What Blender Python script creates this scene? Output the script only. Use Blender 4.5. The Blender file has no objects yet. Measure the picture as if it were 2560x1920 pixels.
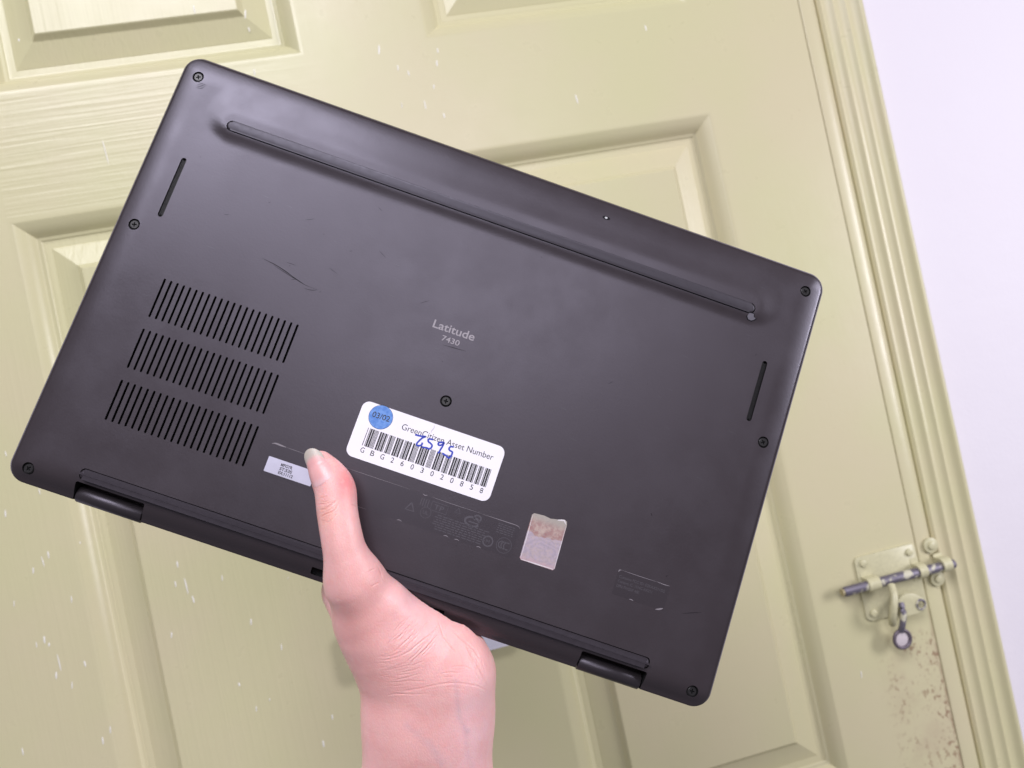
import bpy, bmesh, math, random, itertools
import numpy as np
from mathutils import Matrix, Vector

random.seed(7)
sc = bpy.context.scene
col = sc.collection

# ---------------------------------------------------------------- camera
# world: x along the door, y into the door (door face at y = 0), z up
CAM_LOC = Vector((0.0, -0.6917, 1.35))
RIGHT = np.array([0.96775163, -0.20018102, 0.15291938])
DOWN = np.array([0.20466353, 0.97873236, -0.01399315])
INTO = np.array([-0.14686599, 0.04483891, 0.98813959])
RW = np.array([RIGHT, INTO, -DOWN])          # camera space (x right, y down, z ahead) -> world
cam_d = bpy.data.cameras.new('camera')
cam_d.sensor_width = 36.0
cam_d.lens = 36.0 * 1880 / 2560
cam_d.clip_start = 0.02
cam_d.clip_end = 50
cam_d.dof.use_dof = True
cam_d.dof.focus_distance = 0.338
cam_d.dof.aperture_fstop = 26.4 / 2.0
cam_o = bpy.data.objects.new('camera', cam_d)
col.objects.link(cam_o)
cam_o.matrix_world = Matrix((
    (RW[0][0], -RW[0][1], -RW[0][2], CAM_LOC.x),
    (RW[1][0], -RW[1][1], -RW[1][2], CAM_LOC.y),
    (RW[2][0], -RW[2][1], -RW[2][2], CAM_LOC.z),
    (0, 0, 0, 1)))
sc.camera = cam_o

# ---------------------------------------------------------------- world, lamps, exposure
world = bpy.data.worlds.new('World')
sc.world = world
world.use_nodes = True
bg = world.node_tree.nodes['Background']
bg.inputs[0].default_value = (0.93, 0.92, 1.0, 1)
bg.inputs[1].default_value = 0.165

def area(name, loc, target, sx, sy, watts, rgb):
    d = bpy.data.lights.new(name, 'AREA')
    d.shape = 'RECTANGLE'; d.size = sx; d.size_y = sy; d.energy = watts; d.color = rgb
    o = bpy.data.objects.new(name, d)
    col.objects.link(o)
    o.location = loc
    o.rotation_euler = (Vector(target) - Vector(loc)).to_track_quat('-Z', 'Y').to_euler()
    return o
# wide ceiling fitting behind the camera, and the daylight of a window off to the right
area('ceiling_lamp', (-0.50, -1.65, 2.85), (-0.35, -1.05, 0.0), 1.2, 1.1, 48, (0.95, 0.94, 1.0))
area('window_light', (1.9, -1.25, 1.50), (0.1, -0.3, 1.30), 0.45, 0.9, 24, (0.95, 0.93, 1.0))
area('fill_light', (0.2, -2.9, 2.35), (0.0, 0.0, 1.2), 1.6, 0.9, 20, (0.97, 0.95, 1.0))  # unseen front fill added behind the camera to brighten hand and door

sc.view_settings.view_transform = 'Standard'
sc.view_settings.look = 'None'
sc.view_settings.exposure = 0.0
sc.view_settings.gamma = 1.0
sc.view_settings.use_curve_mapping = False
sc.cycles.use_denoising = True
sc.cycles.max_bounces = 8

# ---------------------------------------------------------------- helpers
def tag(o, label=None, cat=None, group=None, kind=None):
    if label: o['label'] = label
    if cat: o['category'] = cat
    if group: o['group'] = group
    if kind: o['kind'] = kind
    return o

def link(name, me, mat=None, parent=None, smooth=None):
    o = bpy.data.objects.new(name, me)
    col.objects.link(o)
    if mat is not None and not me.materials:
        me.materials.append(mat)
    if parent is not None:
        o.parent = parent
    if smooth is not None:
        for p in me.polygons: p.use_smooth = True
        if smooth < 180: me.set_sharp_from_angle(angle=math.radians(smooth))
    return o

def mesh(name, verts, faces):
    me = bpy.data.meshes.new(name)
    me.from_pydata([tuple(map(float, v)) for v in verts], [], [tuple(map(int, f)) for f in faces])
    me.update()
    return me

def from_bm(name, bm):
    bmesh.ops.recalc_face_normals(bm, faces=bm.faces)
    me = bpy.data.meshes.new(name)
    bm.to_mesh(me); bm.free()
    return me

def box_bm(x0, x1, y0, y1, z0, z1, bevel=0.0, seg=2, bm=None):
    bm = bm or bmesh.new()
    vs = [bm.verts.new(p) for p in itertools.product((x0, x1), (y0, y1), (z0, z1))]
    fs = [bm.faces.new([vs[i] for i in q]) for q in ((0,1,3,2),(4,6,7,5),(0,4,5,1),(2,3,7,6),(0,2,6,4),(1,5,7,3))]
    if bevel:
        es = list({e for f in fs for e in f.edges})
        bmesh.ops.bevel(bm, geom=es, offset=bevel, segments=seg, profile=0.5, affect='EDGES')
    return bm

def prism(outline, z0, z1, bevel=0.0, seg=2):
    """outline: (x, y) list, counter-clockwise; extruded z0..z1"""
    bm = bmesh.new()
    a = [bm.verts.new((x, y, z0)) for x, y in outline]
    b = [bm.verts.new((x, y, z1)) for x, y in outline]
    n = len(a)
    bm.faces.new(a[::-1])
    topf = bm.faces.new(b)
    for i in range(n):
        bm.faces.new((a[i], a[(i+1) % n], b[(i+1) % n], b[i]))
    if bevel:
        bmesh.ops.bevel(bm, geom=list(topf.edges), offset=bevel, segments=seg, profile=0.5, affect='EDGES')
    return bm

def rrect(x0, x1, y0, y1, r, n=6):
    out = []
    for cx, cy, a0 in ((x1-r, y1-r, 0), (x0+r, y1-r, 90), (x0+r, y0+r, 180), (x1-r, y0+r, 270)):
        for i in range(n+1):
            a = math.radians(a0 + 90*i/n)
            out.append((cx + r*math.cos(a), cy + r*math.sin(a)))
    return out

def capsule(x0, y0, x1, y1, r, n=8):
    d = Vector((x1-x0, y1-y0)); a = math.atan2(d.y, d.x)
    out = []
    for cx, cy, s in ((x1, y1, -90), (x0, y0, 90)):
        for i in range(n+1):
            t = a + math.radians(s + 180*i/n)
            out.append((cx + r*math.cos(t), cy + r*math.sin(t)))
    return out

def circle(cx, cy, r, n=32):
    return [(cx + r*math.cos(2*math.pi*i/n), cy + r*math.sin(2*math.pi*i/n)) for i in range(n)]

def ring_bm(cx, cy, r0, r1, z, n=32, bm=None):
    bm = bm or bmesh.new()
    a = [bm.verts.new((x, y, z)) for x, y in circle(cx, cy, r0, n)]
    b = [bm.verts.new((x, y, z)) for x, y in circle(cx, cy, r1, n)]
    for i in range(n):
        bm.faces.new((a[i], b[i], b[(i+1) % n], a[(i+1) % n]))
    return bm

def ribbon(bm, pts, w, z, taper=True):
    """flat stroke of width w through (x, y) points"""
    P = [Vector(p) for p in pts]
    L_, R_ = [], []
    n = len(P)
    for i, p in enumerate(P):
        t = (P[min(i+1, n-1)] - P[max(i-1, 0)]).normalized()
        k = w/2
        if taper: k *= max(0.25, math.sin(math.pi*(i+0.35)/(n-0.3)))
        q = Vector((-t.y, t.x))*k
        L_.append(bm.verts.new((p.x+q.x, p.y+q.y, z))); R_.append(bm.verts.new((p.x-q.x, p.y-q.y, z)))
    for i in range(n-1):
        bm.faces.new((L_[i], R_[i], R_[i+1], L_[i+1]))
    return bm

def tube_bm(pts, r, n=12, bm=None, closed=False, caps=True):
    bm = bm or bmesh.new()
    P = [Vector(p) for p in pts]; m = len(P); rings = []
    up = Vector((0.13, 0.27, 0.95))
    for i, p in enumerate(P):
        if closed: t = (P[(i+1) % m] - P[i-1]).normalized()
        else: t = (P[min(i+1, m-1)] - P[max(i-1, 0)]).normalized()
        a = t.cross(up).normalized(); b = t.cross(a).normalized()
        rr = r[i] if isinstance(r, (list, tuple)) else r
        rings.append([bm.verts.new(p + (a*math.cos(2*math.pi*k/n) + b*math.sin(2*math.pi*k/n))*rr) for k in range(n)])
    for i in range(m if closed else m-1):
        A, B = rings[i], rings[(i+1) % m]
        for k in range(n):
            bm.faces.new((A[k], A[(k+1) % n], B[(k+1) % n], B[k]))
    if caps and not closed:
        bm.faces.new(rings[0][::-1]); bm.faces.new(rings[-1])
    return bm

def smooth_line(pts, k=4):
    """Catmull-Rom through the points"""
    P = [Vector(p) for p in pts]; out = []
    for i in range(len(P)-1):
        p0, p1, p2, p3 = P[max(i-1, 0)], P[i], P[i+1], P[min(i+2, len(P)-1)]
        for j in range(k):
            t = j/k
            out.append(0.5*((2*p1) + (p2-p0)*t + (2*p0-5*p1+4*p2-p3)*t*t + (3*p1-p0-3*p2+p3)*t**3))
    out.append(P[-1])
    return [tuple(p) for p in out]

def boolean(me, cutter_me, op='DIFFERENCE'):
    a = bpy.data.objects.new('_a', me); b = bpy.data.objects.new('_b', cutter_me)
    col.objects.link(a); col.objects.link(b)
    m = a.modifiers.new('b', 'BOOLEAN'); m.operation = op; m.object = b
    m.material_mode = 'TRANSFER'
    res = None
    for solver in ('MANIFOLD', 'EXACT'):
        try:
            m.solver = solver
        except TypeError:
            continue
        dg = bpy.context.evaluated_depsgraph_get(); dg.update()
        res = bpy.data.meshes.new_from_object(a.evaluated_get(dg))
        if len(res.polygons) > len(me.polygons) * 0.6 and len(res.vertices) != len(me.vertices):
            break
    bpy.data.objects.remove(a); bpy.data.objects.remove(b)
    return res

# ---------------------------------------------------------------- materials
def mat(name):
    m = bpy.data.materials.new(name); m.use_nodes = True
    nt = m.node_tree
    return m, nt, nt.nodes['Principled BSDF']

def N(nt, kind, **kw):
    n = nt.nodes.new(kind)
    for k, v in kw.items():
        if k.startswith('i_'):
            key = k[2:]
            n.inputs[int(key) if key.isdigit() else key.replace('_', ' ')].default_value = v
        else: setattr(n, k, v)
    return n

def ramp(nt, fac, stops):
    r = nt.nodes.new('ShaderNodeValToRGB')
    el = r.color_ramp.elements
    while len(el) < len(stops): el.new(0.5)
    for e, (p, c) in zip(el, stops):
        e.position = p; e.color = (*c, 1) if len(c) == 3 else c
    nt.links.new(fac, r.inputs[0])
    return r

def mixc(nt, fac, a, b, blend='MIX'):
    n = nt.nodes.new('ShaderNodeMix'); n.data_type = 'RGBA'; n.blend_type = blend
    for sock, v in ((n.inputs[0], fac), (n.inputs[6], a), (n.inputs[7], b)):
        if hasattr(v, 'is_linked') or hasattr(v, 'links'): nt.links.new(v, sock)
        elif isinstance(v, (int, float)): sock.default_value = v
        else: sock.default_value = (*v, 1) if len(v) == 3 else v
    return n.outputs[2]

def math_n(nt, op, a, b=None, c=None):
    n = nt.nodes.new('ShaderNodeMath'); n.operation = op
    for i, v in enumerate((a, b, c)):
        if v is None: continue
        if isinstance(v, (int, float)): n.inputs[i].default_value = v
        else: nt.links.new(v, n.inputs[i])
    return n.outputs[0]

def smoothstep(nt, v, a, b):
    n = nt.nodes.new('ShaderNodeMapRange'); n.interpolation_type = 'SMOOTHSTEP'
    nt.links.new(v, n.inputs[0]); n.inputs[1].default_value = a; n.inputs[2].default_value = b
    return n.outputs[0]

def coords(nt, scale=(1, 1, 1), rot=(0, 0, 0), loc=(0, 0, 0)):
    t = nt.nodes.new('ShaderNodeTexCoord'); mp = nt.nodes.new('ShaderNodeMapping')
    mp.inputs['Scale'].default_value = scale; mp.inputs['Rotation'].default_value = rot; mp.inputs['Location'].default_value = loc
    nt.links.new(t.outputs['Object'], mp.inputs['Vector'])
    return mp.outputs[0]

def noise(nt, vec, scale, detail=4, rough=0.55, dist=0.0):
    n = N(nt, 'ShaderNodeTexNoise'); n.inputs['Scale'].default_value = scale
    n.inputs['Detail'].default_value = detail; n.inputs['Roughness'].default_value = rough; n.inputs['Distortion'].default_value = dist
    nt.links.new(vec, n.inputs['Vector'])
    return n.outputs['Fac']

def bump(nt, h, strength, dist, bsdf, prev=None):
    b = nt.nodes.new('ShaderNodeBump'); b.inputs['Strength'].default_value = strength; b.inputs['Distance'].default_value = dist
    nt.links.new(h, b.inputs['Height'])
    if prev is not None: nt.links.new(prev, b.inputs['Normal'])
    if bsdf is not None: nt.links.new(b.outputs[0], bsdf.inputs['Normal'])
    return b.outputs[0]

def plain(name, rgb, rough=0.5, metal=0.0, spec=0.5, wear=0.0):
    m, nt, b = mat(name)
    b.inputs['Base Color'].default_value = (*rgb, 1)
    b.inputs['Roughness'].default_value = rough; b.inputs['Metallic'].default_value = metal
    b.inputs['Specular IOR Level'].default_value = spec
    if wear:
        f = noise(nt, coords(nt), 350, 5)
        nt.links.new(mixc(nt, f, [c*(1-wear) for c in rgb], [min(1, c*(1+wear)) for c in rgb]), b.inputs['Base Color'])
        nt.links.new(math_n(nt, 'MULTIPLY_ADD', f, 0.25, rough-0.12), b.inputs['Roughness'])
    return m

PAINT = (0.605, 0.572, 0.350)
def door_paint(name, axis, wear_edge=False, grain=1.0):
    """old gloss paint over embossed wood grain running along the given axis (0 = x, 2 = z)"""
    m, nt, b = mat(name)
    co = coords(nt)
    big = noise(nt, co, 5.5, 3)
    c = mixc(nt, smoothstep(nt, big, 0.35, 0.68), PAINT, (0.625, 0.558, 0.375))
    fine = noise(nt, co, 38, 4)
    c = mixc(nt, math_n(nt, 'MULTIPLY', fine, 0.22), c, (0.53, 0.49, 0.30))
    if wear_edge:
        sx = N(nt, 'ShaderNodeSeparateXYZ'); nt.links.new(co, sx.inputs[0])
        x, z = sx.outputs[0], sx.outputs[2]
        mx = smoothstep(nt, x, 0.400, 0.436)
        mz = math_n(nt, 'MULTIPLY', smoothstep(nt, z, 1.045, 1.020), smoothstep(nt, z, 0.50, 0.60))
        spots = noise(nt, coords(nt, (210, 210, 150)), 1.0, 4, 0.6)
        patch = noise(nt, co, 24, 2)
        k = math_n(nt, 'MULTIPLY', math_n(nt, 'MULTIPLY', mx, mz), smoothstep(nt, patch, 0.38, 0.56))
        k = math_n(nt, 'MULTIPLY', k, smoothstep(nt, spots, 0.52, 0.62))
        stain = math_n(nt, 'MULTIPLY', math_n(nt, 'MULTIPLY', mx, mz), smoothstep(nt, noise(nt, co, 30, 4), 0.40, 0.65))
        c = mixc(nt, math_n(nt, 'MULTIPLY', stain, 0.30), c, (0.46, 0.34, 0.25))
        edge = math_n(nt, 'MULTIPLY', smoothstep(nt, x, 0.4695, 0.4722), math_n(nt, 'MULTIPLY', smoothstep(nt, z, 1.12, 0.98), smoothstep(nt, noise(nt, co, 70, 3), 0.38, 0.58)))
        c = mixc(nt, math_n(nt, 'MINIMUM', math_n(nt, 'ADD', math_n(nt, 'MULTIPLY', k, 0.75), math_n(nt, 'MULTIPLY', edge, 0.5)), 0.85), c, (0.27, 0.155, 0.10))
    nt.links.new(c, b.inputs['Base Color'])
    s = [250.0, 250.0, 250.0]; s[axis] = 6.0
    v = coords(nt, tuple(s))
    g = noise(nt, v, 1.0, 2, 0.45, 0.5)
    s2 = [460.0, 460.0, 460.0]; s2[axis] = 24
    g2 = noise(nt, coords(nt, tuple(s2)), 1.0, 2)
    sxx = N(nt, 'ShaderNodeSeparateXYZ'); nt.links.new(co, sxx.inputs[0])
    worn = math_n(nt, 'MULTIPLY_ADD', smoothstep(nt, math_n(nt, 'ADD', sxx.outputs[0], math_n(nt, 'MULTIPLY', big, 0.35)), 0.18, -0.02), 0.85, 0.15)
    gm = math_n(nt, 'MULTIPLY', g, worn)
    n0 = bump(nt, gm, 0.40*grain, 0.0010, None)
    n1 = bump(nt, g2, 0.12*grain, 0.0005, None, n0)
    lump = noise(nt, co, 95, 3)
    bump(nt, lump, 0.10, 0.001, b, n1)
    nt.links.new(math_n(nt, 'MULTIPLY_ADD', fine, 0.16, 0.22), b.inputs['Roughness'])
    b.inputs['Specular IOR Level'].default_value = 0.5
    return m

M_RAIL = door_paint('cream_paint_rail', 0)
M_STILE = door_paint('cream_paint_stile', 2, True, 0.45)
M_PANEL = door_paint('cream_paint_panel', 2, False, 0.8)
M_MOULD = door_paint('cream_paint_moulding', 2, False, 0.12)
M_FLECK = plain('white_paint_flecks', (0.86, 0.83, 0.78), 0.4)
M_WALL, nt, b = mat('lilac_white_wall_paint')
f = noise(nt, coords(nt), 3.0, 4)
nt.links.new(mixc(nt, f, (0.73, 0.675, 0.745), (0.755, 0.715, 0.79)), b.inputs['Base Color'])
b.inputs['Roughness'].default_value = 0.6
n0 = bump(nt, noise(nt, coords(nt), 240, 5), 0.18, 0.001, None)
bump(nt, noise(nt, coords(nt), 14, 3), 0.25, 0.004, b, n0)
M_DARK = plain('black_void', (0.006, 0.006, 0.007), 0.8, 0, 0.2)

# ---------------------------------------------------------------- wall, door frame, door
def world_child(name, me, m, parent, smooth=None):
    o = link(name, me, m, parent, smooth)
    loc = Vector(parent.location)
    q = parent.parent
    while q is not None:
        loc += q.location; q = q.parent
    o.location = -loc
    return o

def empty(name, loc):
    o = bpy.data.objects.new(name, None); o.empty_display_size = 0.05
    col.objects.link(o); o.location = loc
    return o

ZD = lambda down: CAM_LOC.z - down           # height of a point given its drop below the camera
bm = box_bm(0.5463, 2.6, 0.004, 0.16, 0.0, 2.7)
box_bm(-2.4, -0.4803, 0.004, 0.16, 0.0, 2.7, bm=bm)
box_bm(-0.48, 0.546, 0.004, 0.16, 2.105, 2.7, bm=bm)
tag(link('wall', from_bm('wall', bm), M_WALL), kind='structure')

frame = empty('door_frame', (0.033, 0.0, 0.0))
tag(frame, 'cream painted door frame with reeded moulding next to the white wall', 'door frame')
# profile across the frame (offset from the door edge, depth); negative depth comes towards the room
JAMB = [(0.0016, 0.045), (0.0016, 0.0008), (0.0022, 0.0003), (0.0030, 0.0002), (0.0080, 0.0002), (0.0120, 0.0003), (0.0160, 0.0010), (0.0190, 0.0026), (0.0212, 0.0050), (0.0228, 0.0078), (0.0238, 0.0088), (0.0238, 0.045)]
CAS = [(0.0242, 0.045), (0.0242, 0.0074), (0.0256, 0.0054), (0.0266, 0.0039), (0.0274, 0.0039), (0.0284, 0.0054), (0.0296, 0.0060), (0.0330, 0.0050), (0.0360, 0.0032), (0.0374, 0.0010), (0.0384, 0.0001), (0.0391, 0.0004), (0.0399, 0.0024), (0.0408, 0.0032), (0.0450, 0.0026), (0.0488, 0.0010),
       (0.0502, -0.0010), (0.0512, -0.0018), (0.0520, -0.0014), (0.0528, 0.0008), (0.0538, 0.0012), (0.0580, 0.0002), (0.0616, -0.0018), (0.0636, -0.0046), (0.0648, -0.0062), (0.0660, -0.0068), (0.0674, -0.0064), (0.0694, -0.0044), (0.0714, -0.0010), (0.0728, 0.0024), (0.0728, 0.045)]
CAS = [(s_, 0.002 + (y_ - 0.002)*0.72) if y_ < 0.04 else (s_, y_) for s_, y_ in CAS]
def extrude_profile(prof, xedge, side, z0, z1):
    n = len(prof); nz = 2
    V = [(xedge + side*s, y, z) for z in (z0, z1) for s, y in prof]
    Fc = [(i, i+1, n+i+1, n+i) for i in range(n-1)]
    Fc += [(n-1, 0, n, 2*n-1), tuple(range(n)), tuple(range(n, 2*n))]
    bm = bmesh.new(); vs = [bm.verts.new(v) for v in V]
    for q in Fc: bm.faces.new([vs[i] for i in q])
    return from_bm('profile', bm)
for xe, side in ((0.4731, 1), (-0.4073, -1)):
    world_child('jamb', extrude_profile(JAMB, xe, side, 0, 2.034), M_MOULD, frame, 40)
    world_child('casing', extrude_profile(CAS, xe, side, 0, 2.034), M_MOULD, frame, 40)
world_child('head_casing', from_bm('hc', box_bm(-0.480, 0.546, -0.008, 0.045, 2.0345, 2.1045, 0.003)), M_MOULD, frame)

door = empty('door', (0.033, 0.0, 0.0))
tag(door, 'pale olive cream panelled door with embossed wood grain and paint flecks', 'door')
X0, X1, X2, X3, X4, X5 = -0.407, -0.291, -0.0185, 0.0940, 0.3573, 0.4731
ZT0, ZT1 = 1.6920, 1.925          # top panels
ZM0, ZM1 = 0.9150, 1.5835         # middle panels
ZB0, ZB1 = 0.23, 0.745            # bottom panels
for a, b_ in ((X0, X1), (X4, X5)):
    world_child('stile', from_bm('stile', box_bm(a, b_, 0, 0.04, 0.004, 2.03)), M_STILE, door)
for z0, z1 in ((ZT1, 2.03), (ZM1, ZT0), (ZB1, ZM0), (0.004, ZB0)):
    world_child('rail', from_bm('rail', box_bm(X1, X4, 0, 0.04, z0, z1)), M_RAIL, door)
for z0, z1 in ((ZT0, ZT1), (ZM0, ZM1), (ZB0, ZB1)):
    world_child('mullion', from_bm('mullion', box_bm(X2, X3, 0, 0.04, z0, z1)), M_STILE, door)
MOULD = [(0.0, 0.034), (0.0, 0.0), (0.0010, 0.00008), (0.0022, 0.0004), (0.0036, 0.0010), (0.0070, 0.0026), (0.0105, 0.0050), (0.0135, 0.0080), (0.0152, 0.0103), (0.0163, 0.0110), (0.0176, 0.0115), (0.0190, 0.0132), (0.0205, 0.0134), (0.0205, 0.034)]
FIELD = [(0.0206, 0.034), (0.0206, 0.0134), (0.0255, 0.0134), (0.0262, 0.0130), (0.0455, 0.0066), (0.0462, 0.0060), (0.0495, 0.0022), (0.0505, 0.0016)]
def loops(x0, x1, z0, z1, prof, cap):
    bm = bmesh.new(); R = []
    for s, y in prof:
        R.append([bm.verts.new(p) for p in ((x0+s, y, z0+s), (x1-s, y, z0+s), (x1-s, y, z1-s), (x0+s, y, z1-s))])
    for A, B in zip(R, R[1:]):
        for i in range(4): bm.faces.new((A[i], A[(i+1) % 4], B[(i+1) % 4], B[i]))
    if cap:
        bm.faces.new(R[-1]); bm.faces.new(R[0])
    else:
        for i in range(4): bm.faces.new((R[-1][i], R[-1][(i+1) % 4], R[0][(i+1) % 4], R[0][i]))
    return from_bm('loops', bm)
for x0, x1 in ((X1, X2), (X3, X4)):
    for z0, z1 in ((ZT0, ZT1), (ZM0, ZM1), (ZB0, ZB1)):
        pnl = world_child('panel', loops(x0, x1, z0, z1, FIELD, True), M_PANEL, door)
        mo = link('moulding', loops(x0, x1, z0, z1, MOULD, False), M_MOULD, pnl, 32)

# white paint flecks spattered over the door, longer ones running down
FLECKS = [(-0.2024,-0.2801,1.9),(-0.063,-0.3896,0.7),(-0.1054,-0.3964,0.7),(-0.0628,-0.3775,0.7),(-0.0647,-0.3321,0.7),(0.063,-0.3185,0.5),(0.0716,-0.3121,0.5),(0.0922,-0.2962,0.5),(0.0595,-0.2832,0.5),(0.0961,-0.2679,0.5),(0.3086,-0.3242,0.5),(0.1028,-0.3294,0.5),(0.0996,-0.3177,0.5),(0.0492,-0.3376,0.8),(0.0807,-0.2805,0.8),(0.2251,-0.265,0.8),(-0.3277,-0.0386,0.55),(-0.3078,-0.0018,0.55),(-0.3107,0.0521,0.55),(-0.3246,0.0623,0.55),(-0.337,0.0106,0.55),(-0.3439,0.0859,0.55),(-0.2998,0.093,0.55),(-0.2168,0.1006,0.55),(-0.2121,0.0844,0.55),(-0.1783,0.1048,0.55),(-0.3332,0.1235,0.55),(-0.3265,0.121,0.55),(-0.3229,0.1524,0.55),(-0.2994,0.1487,0.55),(-0.2281,0.1425,0.55),(-0.162,0.1478,0.55),(-0.1413,0.1756,0.55),(-0.1721,0.2222,0.55),(-0.3594,0.2071,0.55),(-0.2901,0.2078,0.55),(-0.2975,0.2151,0.55),(-0.1229,0.2669,0.55),(-0.111,0.2463,0.55),(-0.2051,0.117,0.55),(-0.3125,0.1636,0.55),(-0.3158,0.0568,0.9),(-0.2085,0.1044,1.3),(-0.3188,0.1425,1.6),(0.3875,0.3388,0.7)]
def face_depth(x, z):
    """depth of the door face at (x, z): stiles and rails 0, panels by their profile"""
    for x0, x1 in ((X1, X2), (X3, X4)):
        for z0, z1 in ((ZT0, ZT1), (ZM0, ZM1), (ZB0, ZB1)):
            if x0 < x < x1 and z0 < z < z1:
                s = min(x-x0, x1-x, z-z0, z1-z)
                pr = [p for p in MOULD[1:-1]] + FIELD[1:]
                return float(np.interp(s, [p[0] for p in pr], [p[1] for p in pr]))
    return 0.0
bm = bmesh.new()
rnd = random.Random(3)
for k in range(12):
    FLECKS.append((rnd.uniform(-0.39, 0.05) if k < 42 else rnd.uniform(0.1, 0.46), rnd.uniform(-0.42, 0.44), rnd.uniform(0.12, 0.34)))
for x, dn, s in FLECKS:
    z = ZD(dn)
    hl = 0.0055*s*rnd.uniform(0.8, 1.15)
    w = min(hl, 0.00072*rnd.uniform(0.6, 1.15))
    lean = rnd.uniform(-0.1, 0.22)*hl
    y0 = face_depth(x, z) - 0.0002
    n = 10
    ring = []
    for i in range(n):
        a = 2*math.pi*i/n
        ring.append(bm.verts.new((x + w*math.cos(a)*rnd.uniform(0.8, 1.15) + lean*math.sin(a), y0, z + hl*math.sin(a))))
    c = bm.verts.new((x, y0 - 0.0004, z))
    for i in range(n): bm.faces.new((ring[i], ring[(i+1) % n], c))
tag(world_child('paint_flecks', from_bm('paint_flecks', bm), M_FLECK, door), kind='stuff')

# pale plate on the door, all but its ends hidden by the hand and the laptop
M_PLATE = plain('pale_lilac_plastic', (0.72, 0.70, 0.82), 0.35)
pl = link('door_plate', from_bm('plate', prism(rrect(-0.072, 0.072, -0.022, 0.022, 0.006), 0.0, 0.009, 0.002)), M_PLATE, None, 40)
pl.location = (-0.0120, -0.0005, ZD(0.1990)); pl.rotation_euler = (math.pi/2, 0, 0)
tag(pl, 'pale lilac plate on the door, mostly hidden behind the wrist and laptop', 'plate')

# ---------------------------------------------------------------- slide bolt on the stile, keeper on the jamb
M_BCREAM = plain('cream_painted_iron', (0.57, 0.535, 0.35), 0.34, 0, 0.5, 0.16)
M_STEEL, nt, b = mat('worn_steel_with_paint')
f = smoothstep(nt, noise(nt, coords(nt, (1, 1, 1)), 85, 4), 0.54, 0.62)
nt.links.new(mixc(nt, f, (0.20, 0.18, 0.23), (0.58, 0.55, 0.43)), b.inputs['Base Color'])
nt.links.new(math_n(nt, 'MULTIPLY_ADD', f, -0.55, 0.55), b.inputs['Metallic']); b.inputs['Roughness'].default_value = 0.5
M_BRASS = plain('dull_yellow_cap', (0.42, 0.36, 0.22), 0.5, 0.3)

bolt = empty('door_bolt', (0.4365, 0.0, ZD(0.31)))
tag(bolt, 'paint-splashed steel slide bolt with padlock flap, mounted near the door edge', 'bolt')
def at_plate(out, z0, z1, bevel):
    """prism standing on the door: outline in (x, height), thickness towards the room"""
    bm = prism(out, z0, z1, bevel)
    bmesh.ops.transform(bm, matrix=Matrix(((1,0,0,0),(0,0,-1,0),(0,1,0,0),(0,0,0,1))), verts=bm.verts)
    return bm
DY = ZD(0.2527)                                       # height of the rod
out = rrect(0.4045, 0.4710, ZD(0.2905), ZD(0.2265), 0.005)
world_child('plate', from_bm('plate', at_plate(out, 0.0003, 0.0020, 0.0012)), M_BCREAM, bolt, 40)
for sx_, sz_ in ((0.4125, 0.2335), (0.4635, 0.2345), (0.4125, 0.2835), (0.4630, 0.2840)):
    bm = at_plate(circle(sx_, ZD(sz_), 0.0037, 20), 0.0024, 0.0042, 0.0012)
    box_bm(sx_-0.0030, sx_+0.0030, -0.0046, -0.0043, ZD(sz_)-0.0004, ZD(sz_)+0.0004, bm=bm)
    world_child('screw', from_bm('screw', bm), M_BCREAM, bolt, 40)
bm = tube_bm([(0.3822, -0.0098, DY-0.0004), (0.3834, -0.0098, DY-0.0004), (0.4420, -0.0098, DY), (0.5025, -0.0098, DY-0.0012), (0.5035, -0.0098, DY-0.0012)], [0.0040, 0.0047, 0.0047, 0.0047, 0.0040], 20)
rod = world_child('rod', from_bm('rod', bm), M_STEEL, bolt, 50)
bm = tube_bm([(0.3800, -0.0098, DY-0.0004), (0.3821, -0.0098, DY-0.0004)], 0.0036, 16)
link('end_cap', from_bm('cap', bm), M_BRASS, rod, 50)
def strap(xc, w, rr=0.0066, foot=0.0052):
    """arched saddle over the rod"""
    prof = [(DY-rr-foot, 0.0), (DY-rr-foot, -0.0022), (DY-rr, -0.0026)]
    for i in range(11):
        a = math.pi*i/10
        prof.append((DY - rr*math.cos(a), -0.0098 - rr*math.sin(a)*0.92))
    prof += [(DY+rr, -0.0026), (DY+rr+foot, -0.0022), (DY+rr+foot, 0.0)]
    bm = bmesh.new()
    A = [bm.verts.new((xc-w/2, y, z)) for z, y in prof]; B = [bm.verts.new((xc+w/2, y, z)) for z, y in prof]
    for i in range(len(A)-1): bm.faces.new((A[i], A[i+1], B[i+1], B[i]))
    bm.faces.new(A); bm.faces.new(B[::-1]); bm.faces.new((A[-1], A[0], B[0], B[-1]))
    return bm
for xc, w in ((0.4135, 0.0125), (0.4670, 0.0085)):
    world_child('strap', from_bm('strap', strap(xc, w)), M_BCREAM, bolt, 40)
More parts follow.
